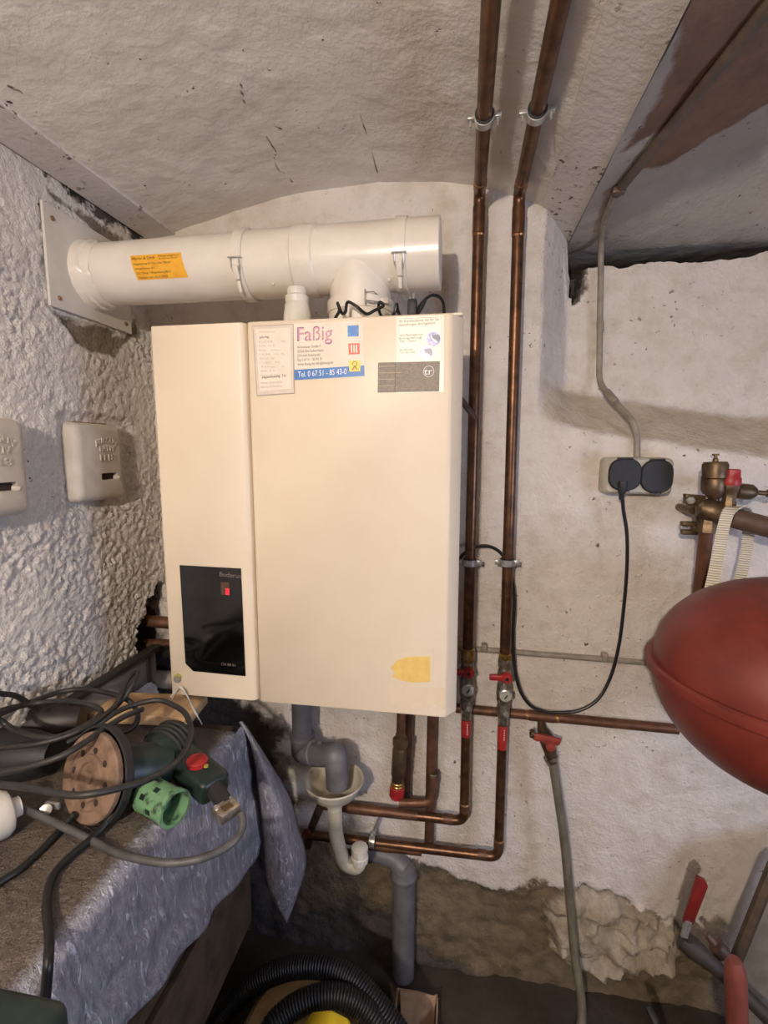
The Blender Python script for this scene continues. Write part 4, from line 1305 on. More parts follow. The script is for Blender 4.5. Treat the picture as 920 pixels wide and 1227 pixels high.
# ================================================================== SAFETY GROUP, STRAP, VESSEL
GY = 1.27
sg = thing('safety_valve_group', 'tarnished brass safety group with red-capped relief valve', 'valve group', A(845, 640, GY))
bo = A(853, 612, GY)
build('manifold_body', MB().lathe(A(850, 612, GY), A(905, 630, GY - 0.02) - A(850, 612, GY), [(0.006, -0.026), (0.022, -0.022), (0.030, -0.004), (0.030, 0.016), (0.024, 0.034), (0.020, 0.048), (0.0205, 0.10)], 20), 'brass_dark', sg)
build('lower_boss', MB().lathe(A(849, 615, GY), (A(846, 640, GY) - A(849, 615, GY)), [(0.021, 0), (0.021, 0.022), (0.0235, 0.026), (0.0235, 0.046), (0.018, 0.048)], 8), 'brass_dark', sg)
av = A(855, 604, GY)
tz = A(857, 553, GY)
HH = (tz - av).length
build('air_vent', MB().lathe(av, tz - av, [(0.012, 0), (0.011, HH * 0.12), (0.018, HH * 0.2), (0.0245, HH * 0.35), (0.0245, HH * 0.58), (0.0235, HH * 0.6), (0.0265, HH * 0.63), (0.0275, HH * 0.92), (0.024, HH * 0.99), (0.006, HH), (0.006, HH * 1.06), (0.0035, HH * 1.08), (0.0035, HH * 1.13), (0.0075, HH * 1.14), (0.0075, HH * 1.18), (0.001, HH * 1.18)], 22), 'brass_dark', sg)
build('vent_bracket', MB().lathe(A(846, 577, GY + 0.01), (tz - av), [(0.006, -0.03), (0.011, -0.02), (0.011, 0.012), (0.004, 0.018)], 10), 'brass_dark', sg)
rv = A(872, 607, GY - 0.01)
rt_ = A(876.5, 562, GY - 0.01)
H2 = (rt_ - rv).length
build('relief_stem', MB().lathe(rv, rt_ - rv, [(0.017, 0), (0.0165, H2 * 0.12), (0.0145, H2 * 0.2), (0.0165, H2 * 0.4), (0.020, H2 * 0.5), (0.020, H2 * 0.58), (0.002, H2 * 0.6)], 8), 'brass_dark', sg)
build('relief_cap', MB().lathe(rv, rt_ - rv, [(0.0215, H2 * 0.58), (0.0225, H2 * 0.62), (0.0215, H2 * 0.76), (0.0195, H2 * 0.8), (0.0185, H2 * 0.98), (0.016, H2), (0.001, H2)], 10), 'red_plastic', sg)
ga = A(880, 588, GY + 0.02)
gb = A(905, 590, GY + 0.02)
LG = (gb - ga).length
build('gauge_coupling', MB().lathe(ga, gb - ga, [(0.014, 0), (0.0185, 0.004), (0.0195, LG * 0.5), (0.0185, LG * 0.8), (0.012, LG), (0.006, LG * 1.08), (0.006, LG * 1.5), (0.009, LG * 1.55), (0.009, LG * 1.8), (0.006, LG * 1.85), (0.006, LG * 2.6)], 14), 'brass_dark', sg)
bp_ = MB()
bp_.prism([A(822, 592, GY + 0.03), A(846, 594, GY + 0.03), A(847, 640, GY + 0.03), A(836, 640, GY + 0.03), A(834, 606, GY + 0.03), A(822, 604, GY + 0.03)], (0, 0.02, 0), 0.002)
build('wall_bracket', bp_, 'brass_dark', sg)
build('bracket_fork', MB().box(A(818, 631, GY + 0.02), A(842, 626, GY + 0.02) + V((0, 0.02, 0)), 0.002).box(A(818, 641, GY + 0.02), A(842, 636, GY + 0.02) + V((0, 0.02, 0)), 0.002).box(A(830, 640, GY + 0.02), A(842, 627, GY + 0.02) + V((0, 0.02, 0)), 0.001), 'brass_dark', sg)
build('bracket_bolt', MB().lathe(A(827, 600, GY + 0.03), (0, -1, 0), [(0.013, -0.004), (0.013, 0.004), (0.011, 0.006), (0.001, 0.006)], 12), 'brass_dark', sg)
build('bolt_head', MB().lathe(A(827, 599.5, GY + 0.025), (0, -1, 0), [(0.0105, 0), (0.0105, 0.006), (0.008, 0.008), (0.001, 0.008)], 6), 'steel', sg)
build('bracket_anchor', MB().cyl(A(830, 612, GY + 0.05), A(830, 612, GY + 0.05) + V((0, WY - GY - 0.05, 0)), 0.010, 10), 'brass_dark', sg)
build('outlet_pipe', MB().tube([A(846, 634, GY), A(842, 675, GY + 0.02), A(838, 712, GY + 0.04), A(832, 780, GY + 0.045)], 0.0155, 16), 'copper_dull', sg)
build('side_pipe', MB().tube([A(876, 620, GY - 0.01), A(925, 633, GY - 0.03), A(990, 645, GY - 0.05)], 0.024, 18), 'brown_pipe', sg)

def ribbon(pts, wid, th, side):
    P = spline(pts, 6)
    mb = MB()
    rings = []
    for i, p in enumerate(P):
        tg = (P[min(i + 1, len(P) - 1)] - P[max(i - 1, 0)]).normalized()
        s = (V(side) - tg * V(side).dot(tg)).normalized()
        n2 = tg.cross(s)
        rings.append([p + s * wid / 2 + n2 * th / 2, p - s * wid / 2 + n2 * th / 2, p - s * wid / 2 - n2 * th / 2, p + s * wid / 2 - n2 * th / 2])
    mb.rings(rings)
    return mb


st = [A(850, 712, 1.16), A(856, 685, 1.18), A(862, 655, 1.205), A(867, 630, 1.215), A(874, 612, 1.222), A(886, 607.5, 1.24), A(894, 614, 1.29), A(896, 632, 1.305), A(896, 645, 1.305), A(892, 670, 1.30), A(884, 705, 1.27)]
single('woven_strap', ribbon(st, 0.024, 0.004, (0.92, -0.35, 0.1)), 'strap', 'white woven strap looped over the brown pipe', 'strap', 60)

VX, VY, VZ, VR = 0.67, 1.04, 1.245, 0.262
ve = thing('expansion_vessel', 'red round expansion vessel with rolled seam at right edge', 'expansion vessel', (VX, VY, VZ - 0.2))
axv = V((0.0, 0.0, 1))
prof_u = [(VR * math.cos(t_) * 0.985, 0.20 * math.sin(t_) ** 0.9 if t_ > 0 else 0) for t_ in np.linspace(0, PI / 2, 20)]
prof_d = [(VR * math.cos(t_) * 0.985, -0.215 * math.sin(t_) ** 0.9 if t_ > 0 else 0) for t_ in np.linspace(0, PI / 2, 20)]
build('upper_shell', MB().lathe((VX, VY, VZ), axv, prof_u, 64), 'vessel', ve)
build('lower_shell', MB().lathe((VX, VY, VZ), axv, prof_d, 64), 'vessel', ve)
build('seam_rim', MB().lathe((VX, VY, VZ), axv, [(VR * 0.97, 0.012), (VR + 0.004, 0.013), (VR + 0.010, 0.009), (VR + 0.011, 0.0), (VR + 0.010, -0.009), (VR + 0.004, -0.013), (VR * 0.97, -0.012)], 64), 'vessel', ve)
build('mounting_bracket', MB().box((VX - 0.03, VY + VR * 0.9, VZ - 0.03), (VX + 0.03, WY + 0.0, VZ + 0.03), 0.004), 'vessel', ve)
pch = A(818, 765, VY - 0.1)
build('filling_nipple', MB().lathe((VX, VY, VZ - 0.21), (0, 0, -1), [(0.02, 0), (0.02, 0.03), (0.012, 0.035), (0.012, 0.06)], 14), 'brass_dark', ve)

# ================================================================== CAST COVERS ON THE LEFT WALL
def cast_cover(label, y0, y1, z0, z1, thick, text=True, rot=0.0):
    root = thing('cleaning_door', label, 'soot door', (LX, (y0 + y1) / 2, z0), 'painted covers on the left wall')
    t = bmesh.new()
    bmesh.ops.create_cube(t, size=1.0)
    for v in t.verts:
        k = 0.94 if v.co.x > 0 else 1.0
        v.co = V(((v.co.x + 0.5) * (thick + 0.02) - 0.02 + LX, (v.co.y * k) * (y1 - y0) + (y0 + y1) / 2, (v.co.z * k) * (z1 - z0) + (z0 + z1) / 2))
    bmesh.ops.bevel(t, geom=t.edges[:], offset=min(thick * 0.55, 0.02), segments=4, profile=0.5, affect='EDGES')
    # slot opening cut into the face
    me = bpy.data.meshes.new('tmp')
    t.to_mesh(me)
    t.free()
    ob = bpy.data.objects.new('tmp', me)
    COL.objects.link(ob)
    h_, w_ = (z1 - z0), (y1 - y0)
    sy0, sy1 = y0 + w_ * 0.46, y0 + w_ * 0.80
    szm = z0 + h_ * 0.315
    ct = MB().box((LX + thick - 0.012, sy0, szm - h_ * 0.045), (LX + thick + 0.03, sy1, szm + h_ * 0.045), 0.004)
    cme = bpy.data.meshes.new('tmpc')
    ct.bm.to_mesh(cme)
    ct.bm.free()
    co_ = bpy.data.objects.new('tmpc', cme)
    COL.objects.link(co_)
    md = ob.modifiers.new('cut', 'BOOLEAN')
    md.operation = 'DIFFERENCE'
    md.object = co_
    md.solver = 'EXACT'
    dg = bpy.context.evaluated_depsgraph_get()
    fin = bpy.data.meshes.new_from_object(ob.evaluated_get(dg))
    bpy.data.objects.remove(ob)
    bpy.data.objects.remove(co_)
    bm2 = bmesh.new()
    bm2.from_mesh(fin)
    cover = build('cover', bm2, 'cast_paint', root, 40)
    build('slot_back', MB().box((LX + thick - 0.0125, sy0 + 0.001, szm - h_ * 0.043), (LX + thick - 0.0105, sy1 - 0.001, szm + h_ * 0.043)), 'cavity', root)
    build('slot_peg', MB().lathe((LX + thick - 0.004, sy1 - 0.002, szm - 0.004), (0.6, 0.8, -0.2), [(0.005, -0.006), (0.007, 0), (0.006, 0.008), (0.001, 0.011)], 12), 'cast_paint', root)
    XF = LX + thick - 0.0004
    if text:
        for s, zc2, wd, hgt, arc in (('EURGUV', 0.745, 0.44, 0.07, 0.05), ('PAT.IV', 0.635, 0.30, 0.07, 0), ('1118', 0.52, 0.30, 0.075, 0)):
            def mp(u, v, zc2=zc2, wd=wd, hgt=hgt, arc=arc):
                yy = (y0 + y1) / 2 + w_ * (0.10 + (u - 0.5) * wd)
                zz2 = z0 + h_ * (zc2 + hgt * v - arc * (2 * u - 1) ** 2)
                return V((XF, yy, zz2))
            lettering('embossed_lettering', s, mp, 'cast_paint', root, raise_=(0.0034, 0, 0))
    build('rust_streak', MB().box((LX - 0.006, y0 + w_ * 0.12, z1 - 0.004), (LX + thick * 0.45, y1 - w_ * 0.25, z1 - 0.0015), 0.001), 'rust', root)
    return root


ca = AX(76, 508, LX)
cb = AX(153, 604, LX)
cast_cover('white painted soot door with embossed lettering beside the boiler', ca.y - 0.005, AX(150, 560, LX + 0.03).y, AX(110, 603, LX + 0.03).z, AX(110, 505, LX + 0.03).z, 0.032)
cast_cover('white painted soot door cut off by the left photo edge', 0.70, AX(29, 560, LX + 0.03).y, AX(20, 619, LX + 0.03).z, AX(20, 500, LX + 0.03).z, 0.05)

# ================================================================== BENCH AND DUST SHEET
TZ = 1.03
EX = -0.535
bench = thing('workbench', 'dark wooden workbench under the dust sheet by left wall', 'workbench', (-0.73, 0.4, 0))
build('bench_top', MB().box((LX + 0.045, -0.7, TZ - 0.05), (EX - 0.012, 1.05, TZ - 0.006), 0.004), 'dark_wood', bench)
build('apron_board', MB().box((-0.55, -0.7, 0.485), (-0.52, 1.05, 0.70), 0.003), 'dark_wood', bench)
build('apron_board', MB().box((-0.555, -0.7, 0.705), (-0.53, 1.05, TZ - 0.055), 0.003), 'dark_wood', bench)
build('end_board', MB().box((LX + 0.045, 1.02, 0.40), (-0.56, 1.045, TZ - 0.055), 0.003), 'dark_wood', bench)
for y in (0.80, -0.6):
    build('leg', MB().box((-0.61, y - 0.05, 0), (-0.555, y + 0.02, TZ - 0.055), 0.003), 'dark_wood', bench)
    build('leg', MB().box((LX + 0.045, y - 0.05, 0), (LX + 0.10, y + 0.02, TZ - 0.055), 0.003), 'dark_wood', bench)

sh = thing('dust_sheet', 'crinkled grey plastic dust sheet draped over the workbench', 'dust sheet', (EX, 0.6, TZ - 0.3))
ys = np.arange(-0.65, 1.075, 0.012)
prof_n = 90
Pm = np.zeros((len(ys), prof_n, 3))
dust = np.zeros((len(ys), prof_n))
for i, y in enumerate(ys):
    zb = 0.675 + (1.03 - y) * 0.32 if y > 0.3 else 0.91
    zb = min(zb, 0.92)
    endk = max(0, (y - 1.0) / 0.07)
    for j in range(prof_n):
        s = j / (prof_n - 1)
        if s < 0.45:
            x = LX + 0.03 + (EX - 0.02 - LX - 0.03) * (s / 0.45)
            z = TZ
            dust[i, j] = 1.0
        elif s < 0.55:
            a = (s - 0.45) / 0.10 * PI / 2
            x = EX - 0.02 + 0.03 * math.sin(a)
            z = TZ - 0.03 * (1 - math.cos(a))
            dust[i, j] = max(0, 1 - (s - 0.45) / 0.04)
        else:
            k = (s - 0.55) / 0.45
            x = EX + 0.01 + 0.028 * k
            z = TZ - 0.03 - (TZ - 0.03 - zb) * k
            x += (vnoise(y * 1.0, k * 0.5, 14, 5) - 0.5) * 0.022 * k + (vnoise(y, k * 0.3, 30, 6) - 0.5) * 0.004
            dust[i, j] = 0
        z += (vnoise(x, y, 22, 8) - 0.5) * 0.004 * (s < 0.5) - 0.045 * endk ** 2 * (s < 0.5)
        Pm[i, j] = (x, y, z)
dr = grid_mesh('drape', Pm - np.array(sh.location), 'film', {'dust': dust})
dr.parent = sh
BASE[dr.name] = V(sh.location)
# folded corner standing out past the bench end
inn = [(286, 866, 1.055), (301, 895, 1.06), (309, 945, 1.06), (316, 1010, 1.06), (322, 1065, 1.06), (341, 1104, 1.09)]
out_ = [(291, 864, 1.07), (318, 905, 1.13), (346, 952, 1.16), (357, 990, 1.16), (367, 1036, 1.15), (344, 1106, 1.10)]
mid_ = [(289, 864, 1.05), (310, 898, 1.05), (330, 948, 1.04), (340, 1000, 1.045), (348, 1052, 1.06), (343, 1106, 1.09)]
rows_ = 31
cols_ = 13
si, sm, so_ = spline([A(*p) for p in inn], 6), spline([A(*p) for p in mid_], 6), spline([A(*p) for p in out_], 6)
G = np.zeros((len(si), cols_, 3))
for i in range(len(si)):
    for j in range(cols_):
        u = j / (cols_ - 1)
        p = si[i] * (1 - u) ** 2 + (sm[i] * 2 - (si[i] + so_[i]) * 0.5) * 2 * u * (1 - u) + so_[i] * u * u
        G[i, j] = p
fo = grid_mesh('corner_fold', G - np.array(sh.location), 'film', {'dust': np.zeros(G.shape[:2])})
fo.parent = sh
sol = fo.modifiers.new('thickness', 'SOLIDIFY')
sol.thickness = 0.003
sol = dr.modifiers.new('thickness', 'SOLIDIFY')
sol.thickness = 0.002
sol.offset = -1

# framed grey panel and raw board at the back of the bench
gp = thing('grey_panel', 'grey panel with dark frame leaning along the left wall', 'panel', (-0.9, 1.1, TZ))
pA = [AX(100, 826, -0.88), AX(188, 778, -0.88)]
zt0 = 1.118
build('panel_face', MB().box((-0.900, 0.93, TZ + 0.002), (-0.890, 1.245, zt0), 0.001), 'grey_panel', gp)
build('frame_rail', MB().box((-0.910, 0.92, zt0 - 0.006), (-0.882, 1.262, zt0 + 0.008), 0.003), 'dark_frame', gp)
build('frame_post', MB().box((-0.910, 1.20, TZ + 0.002), (-0.884, 1.216, zt0 + 0.002), 0.003), 'dark_frame', gp)
rb = MB().obox(AZ(160, 848, TZ + 0.02) + V((0, 0, 0)), V((1, 0.10, 0)).normalized(), V((-0.10, 1, 0)).normalized(), V((0, 0, 1)), 0.34, 0.11, 0.024, 0.002)
single('wood_board', rb, 'raw_wood', 'pale raw wood board lying behind the cable coils', 'board')

# ================================================================== TOOLS ON THE BENCH
# disc grinder lying on its side
dc = AZ(106, 932, TZ + 0.082)
gn = V((-0.30, -0.90, 0.32)).normalized()
gr = thing('disc_grinder', 'dark green disc grinder with worn brown pad on the sheet', 'power tool', (dc.x, dc.y + 0.03, TZ))
R_ = 0.077
pad = build('sanding_pad', MB().lathe(dc, gn, [(R_ - 0.004, -0.016), (R_, -0.012), (R_, -0.003), (R_ - 0.003, 0), (R_ * 0.72, 0.001), (R_ * 0.70, -0.002), (R_ * 0.52, -0.002), (R_ * 0.50, 0.002), (R_ * 0.34, 0.003), (R_ * 0.32, -0.001), (0.012, -0.001), (0.010, 0.003), (0.001, 0.004)], 48), 'disc', gr)
u_ = gn.cross(V((0, 0, 1))).normalized()
v_ = gn.cross(u_)
for k in range(8):
    a = 2 * PI * k / 8
    build('pad_hole', MB().lathe(dc + (u_ * math.cos(a) + v_ * math.sin(a)) * R_ * 0.6 - gn * 0.0012, gn, [(0.006, 0), (0.005, 0.0006), (0.001, 0.0006)], 10), 'cavity', pad)
build('guard', MB().lathe(dc, gn, [(R_ + 0.006, -0.03), (R_ + 0.010, -0.026), (R_ + 0.010, -0.012), (R_ + 0.006, -0.011), (R_ + 0.005, -0.026), (0.03, -0.032)], 48), 'black_plastic', gr)
h0 = dc - gn * 0.03
h1 = dc - gn * 0.12 + V((0.05, 0, 0.0))
build('gear_head', MB().tube([h0, h0.lerp(h1, 0.35), h0.lerp(h1, 0.7), h1], [0.05, 0.052, 0.045, 0.036], 18), 'green_tool', gr)
m0_ = dc - gn * 0.085 + V((0.03, 0, 0.0))
m1_ = AZ(218, 880, TZ + 0.055)
build('motor_housing', MB().tube([m0_, m0_.lerp(m1_, 0.2), m0_.lerp(m1_, 0.6), m0_.lerp(m1_, 0.9), m1_], [0.034, 0.042, 0.046, 0.040, 0.028], 20), 'green_tool', gr)
for k in range(4):
    q = m0_.lerp(m1_, 0.45 + 0.1 * k)
    build('vent_rib', MB().lathe(q, m1_ - m0_, [(0.0455, -0.003), (0.0485, -0.001), (0.0485, 0.002), (0.0455, 0.004)], 20), 'rubber', gr)
gq = m0_.lerp(m1_, 0.55) + V((0.012, -0.046, 0.012))
build('brass_trim', MB().obox(gq, V((0.9, 0.2, 0.35)).normalized(), V((0, 1, 0)), V((-0.3, 0, 0.95)).normalized(), 0.03, 0.004, 0.007, 0.001), 'copper_solder', gr)

# tool with red button and metal jaw
tl = thing('trimmer_head', 'black green switch handle with a red button and metal jaw', 'power tool', AZ(245, 930, TZ))
ta, tb = AZ(212, 905, TZ + 0.045), AZ(256, 943, TZ + 0.035)
dd = (tb - ta).normalized()
sd_ = dd.cross(V((0, 0, 1))).normalized()
un = sd_.cross(dd)
build('handle_body', MB().obox(ta.lerp(tb, 0.55), dd, sd_, un, (tb - ta).length * 1.05, 0.062, 0.048, 0.012, 3), 'green_tool', tl)
bt = ta.lerp(tb, 0.50) + un * 0.024
bc = AZ(236, 911.5, TZ + 0.07)
build('red_button', MB().lathe(bc - V((0, 0, 0.006)), un, [(0.020, 0), (0.020, 0.008), (0.017, 0.010), (0.016, 0.009), (0.012, 0.0095), (0.006, 0.011), (0.001, 0.011)], 24), 'red_plastic', tl)
build('indicator', MB().lathe(AZ(247, 918.5, TZ + 0.064), un, [(0.0045, 0), (0.004, 0.003), (0.001, 0.0035)], 12), 'olive', tl)
na, nb_ = tb, AZ(272, 966, TZ + 0.032)
build('neck', MB().tube([na - dd * 0.01, na.lerp(nb_, 0.4), nb_], [0.020, 0.016, 0.013], 12), 'black_plastic', tl)
pp = AZ(271, 971, TZ + 0.034)
px_d = (AZ(290, 966, TZ + 0.03) - AZ(262, 976, TZ + 0.03)).normalized()
build('metal_jaw', MB().obox(pp, dd, sd_, un, 0.032, 0.040, 0.018, 0.002), 'nickel', tl)
build('jaw_slot', MB().obox(pp + un * 0.0092 + dd * 0.003, dd, sd_, un, 0.014, 0.018, 0.002, 0.0005), 'brass_dark', tl)
build('jaw_screw', MB().lathe(pp + un * 0.009 + sd_ * 0.014 - dd * 0.008, un, [(0.005, 0), (0.005, 0.003), (0.001, 0.003)], 8), 'steel', tl)

# green threaded cap
ga_, gb_ = AZ(178, 952, TZ + 0.032), AZ(206, 966, TZ + 0.033)
gd = (gb_ - ga_).normalized()
gd = V((gd.x, gd.y, gd.z * 0.2)).normalized()
gc = thing('green_cap', 'light green hollow plastic cap with notched rim on the sheet', 'cap', AZ(195, 982, TZ))
cl = (gb_ - ga_).length * 1.25
o_ = ga_ - gd * 0.006
build('cap_sleeve', MB().lathe(o_, gd, [(0.001, 0.006), (0.026, 0.004), (0.030, 0), (0.0315, 0.006), (0.0305, 0.010), (0.0305, cl * 0.85), (0.0325, cl * 0.88), (0.0325, cl), (0.027, cl), (0.026, cl * 0.5), (0.001, cl * 0.48)], 32), 'green_cap', gc)
uu = gd.cross(V((0, 0, 1))).normalized()
vv = gd.cross(uu)
for k in range(10):
    a = 2 * PI * k / 10
    c = o_ + gd * (cl * (0.30 if k % 2 else 0.55)) + (uu * math.cos(a) + vv * math.sin(a)) * 0.0302
    build('cap_notch', MB().obox(c, gd, gd.cross(uu * math.cos(a) + vv * math.sin(a)), (uu * math.cos(a) + vv * math.sin(a)), 0.012, 0.009, 0.002, 0.0005), 'green_tool', gc)

# white bottle at the photo's left edge
bt_ = thing('white_bottle', 'white plastic bottle lying on the sheet at left edge', 'bottle', AZ(8, 985, TZ))
ba, bb_ = AZ(-50, 1000, TZ + 0.042), AZ(18, 968, TZ + 0.042)
LB = (bb_ - ba).length
bd = (bb_ - ba).normalized()
build('bottle_body', MB().lathe(ba, bd, [(0.001, 0), (0.034, 0.001), (0.040, 0.008), (0.040, LB * 0.78), (0.034, LB * 0.9), (0.018, LB * 0.98), (0.014, LB)], 24), 'white_plastic', bt_)
build('bottle_cap', MB().lathe(ba, bd, [(0.016, LB * 0.98), (0.017, LB), (0.017, LB * 1.1), (0.001, LB * 1.11)], 16), 'white_plastic', bt_)
sc2 = AZ(57, 970, TZ + 0.01)
single('wing_screw', MB().lathe(sc2, V((0.5, -0.6, 0.5)), [(0.006, 0), (0.006, 0.02), (0.010, 0.022), (0.010, 0.03), (0.001, 0.031)], 10).obox(sc2 + V((0.012, 0.0, 0.01)), V((1, 0, 0)), V((0, 1, 0)), V((0, 0, 1)), 0.03, 0.006, 0.012, 0.002), 'steel', 'small bright metal screw beside the brown pad', 'screw')

# dark bag-like machine body behind the coil
dk = thing('machine_case', 'black machine housing half hidden inside the cable coil', 'power tool', AZ(40, 915, TZ))
k0, k1 = AZ(-30, 905, TZ + 0.04), AZ(66, 905, TZ + 0.04)
build('housing', MB().tube([k0, k0.lerp(k1, 0.2), k0.lerp(k1, 0.7), k1], [0.05, 0.055, 0.05, 0.036], 18), 'black_plastic', dk)
k2, k3 = AZ(8, 868, TZ + 0.055), AZ(98, 862, TZ + 0.05)
build('motor_end', MB().tube([k2, k2.lerp(k3, 0.3), k2.lerp(k3, 0.8), k3], [0.035, 0.042, 0.040, 0.028], 16), pbr('dark_brown_housing', (50, 38, 34), (38, 30, 28), 30, 0.5), dk)

# cables
def heap(x, y, z):
    p = AZ(x, y, TZ + z)
    return p if p.x > -0.90 else AX(x, y, -0.90)


def cable(label, pts, r, mat, name='power_cord'):
    return single(name, MB().tube(spline([heap(x, y, z) for x, y, z in pts], 7), r, 10), mat, label, 'cable', 60, 'cords heaped on the bench')


cable('black cord forming the wide oval loop left of pad', [(-25, 868, .10), (0, 852, .12), (41, 843, .135), (78, 840, .14), (106, 844, .14), (121, 852, .135), (112, 863, .13), (91, 875, .125), (69, 883, .12), (44, 883, .12), (16, 874, .12), (0, 863, .12), (-25, 850, .10)], 0.0056, 'dirty_cable')
cable('black cord arching over the raw wood board', [(-20, 868, .10), (0, 856, .11), (37, 841, .125), (73, 829, .13), (101, 826, .13), (127, 830, .13), (150, 837, .125), (162, 848, .11), (165, 862, .10), (156, 874, .09), (140, 880, .085)], 0.0056, 'dirty_cable')
cable('black cord standing up in a narrow loop by panel', [(-20, 900, .10), (0, 896, .11), (41, 892, .12), (73, 884, .125), (98, 874, .13), (125, 857, .135), (140, 842, .14), (150, 820, .16), (160, 806, .17), (165, 806, .17), (160, 818, .16), (150, 834, .14), (135, 850, .12), (110, 868, .10)], 0.0052, 'dirty_cable')
cable('black cord crossing above the brown pad diagonally', [(-20, 929, .12), (0, 926, .13), (33, 919, .14), (69, 908, .15), (98, 892, .155), (130, 870, .15), (150, 858, .14), (170, 850, .12)], 0.0056, 'dirty_cable')
cable('black cord sweeping below the pad round green housing', [(-25, 938, .12), (0, 940, .13), (29, 943, .14), (65, 950, .145), (91, 953, .15), (117, 950, .15), (145, 944, .14), (175, 935, .13), (206, 918, .12), (222, 900, .115), (229, 876, .115), (222, 855, .12), (206, 844, .125), (189, 839, .13), (166, 843, .13), (140, 853, .13), (110, 873, .12), (80, 890, .11)], 0.0056, 'dirty_cable')
cable('short black cord end at the upper left edge', [(-30, 826, .11), (0, 831, .11), (16, 833, .115), (30, 840, .11), (44, 852, .10)], 0.0056, 'dirty_cable')
cable('grey cord looping from metal jaw across the sheet', [(289, 974, .03), (291, 988, .02), (284, 1004, .012), (268, 1017, .008), (240, 1029, .008), (205, 1034, .008), (170, 1030, .008), (135, 1020, .008), (110, 1007, .01), (70, 988, .02), (35, 972, .03), (0, 957, .04), (-30, 944, .04)], 0.0066, 'grey_cable')
# thick lead hanging over the bench edge
hp_ = [AZ(150, 950, TZ + 0.05), AZ(128, 985, TZ + 0.02), AZ(108, 1006, TZ + 0.012), AZ(80, 1030, TZ + 0.012), AZ(62, 1053, TZ + 0.012), AZ(56, 1085, TZ + 0.012), AZ(59, 1120, TZ + 0.014), AX(58, 1150, -0.516), AX(55, 1190, -0.512), AX(52, 1240, -0.51), AX(51, 1300, -0.51)]
single('extension_lead', MB().tube(spline(hp_, 8), 0.0062, 12), 'black_cable', 'thick black lead hanging over the bench edge', 'cable', 60)
cable('black lead lying on the sheet below white bottle', [(-30, 1078, .008), (0, 1057, .008), (22, 1043, .008), (44, 1024, .008), (62, 1006, .010), (76, 990, .014), (90, 975, .03)], 0.0062, 'black_cable')

# dark green case at lower left, in front of the sheet
cs = thing('tool_case', 'dark green plastic tool case at the lower left corner', 'case', (-0.40, 0.25, 0.9))
p1 = A(88, 1192, 0.30)
p0 = V((-0.38, 0.3, p1.z))
build('case_body', MB().box((p0.x - 0.1, 0.20, p1.z - 0.30), (p1.x, 0.30, p1.z), 0.012, 3), 'green_tool', cs)
for k in range(4):
    x = p1.x - 0.02 - k * 0.016
    build('grip_rib', MB().obox(V((x, 0.198, p1.z - 0.03)), V((1, 0, 0.5)).normalized(), V((0, 1, 0)), V((-0.5, 0, 1)).normalized(), 0.006, 0.006, 0.035, 0.002), 'green_tool', cs)
st_ = MB().box((p0.x - 0.1, 0.18, 0.0), (p1.x - 0.01, 0.32, p1.z - 0.30), 0.006)
single('storage_box', st_, 'dark_wood', 'dark wooden box carrying the green tool case', 'box')

# ================================================================== FLOOR: VACUUM AND HOSE
vz = 0.30
vc_ = thing('shop_vacuum', 'beige drum of a shop vacuum below the boiler', 'vacuum cleaner', (-0.36, 0.98, 0))
build('drum', MB().lathe((-0.36, 0.98, 0.02), (0, 0, 1), [(0.13, 0), (0.16, 0.02), (0.165, 0.23), (0.155, 0.25), (0.14, 0.265), (0.05, 0.28), (0.001, 0.28)], 40), 'beige', vc_)
build('carry_handle', MB().prism([A(350, 1262, 0.90), A(366, 1241, 0.90), A(390, 1239, 0.90), A(412, 1250, 0.90), A(420, 1268, 0.90)], (0, 0.05, 0), 0.006), 'yellow', vc_)
for k in range(4):
    a = PI / 4 + k * PI / 2
    build('caster', MB().lathe((-0.36 + 0.13 * math.cos(a), 0.98 + 0.13 * math.sin(a), 0), (0, 0, 1), [(0.02, 0), (0.024, 0.008), (0.02, 0.03)], 12), 'black_plastic', vc_)


def ribbed(pts, r, pitch=0.0075):
    P = spline(pts, 40)
    L = [0]
    for i in range(1, len(P)):
        L.append(L[-1] + (P[i] - P[i - 1]).length)
    n = int(L[-1] / pitch) * 4
    out, rs = [], []
    k = 0
    for i in range(n + 1):
        d = L[-1] * i / n
        while k < len(L) - 2 and L[k + 1] < d:
            k += 1
        t_ = (d - L[k]) / max(1e-9, L[k + 1] - L[k])
        out.append(P[k].lerp(P[k + 1], t_))
        rs.append(r * (1.0 + (0.05, 0.09, 0.05, -0.05)[i % 4]))
    return MB().tube(out, rs, 14)


hose_p = [A(225, 1290, 1.00), A(258, 1228, 1.02), A(295, 1186, 1.05), A(338, 1162, 1.07), A(382, 1158, 1.07), A(420, 1172, 1.06), A(452, 1204, 1.03), A(482, 1245, 1.00), A(500, 1300, 0.96), A(470, 1345, 0.93), A(400, 1340, 0.90), A(330, 1290, 0.90), A(322, 1240, 0.93), A(350, 1208, 0.97), A(390, 1193, 1.00), A(425, 1200, 1.01), A(455, 1230, 1.00), A(470, 1280, 0.98)]
single('vacuum_hose', ribbed(hose_p, 0.0255), 'hose_black', 'black ribbed vacuum hose coiled on the floor under boiler', 'hose', 80)

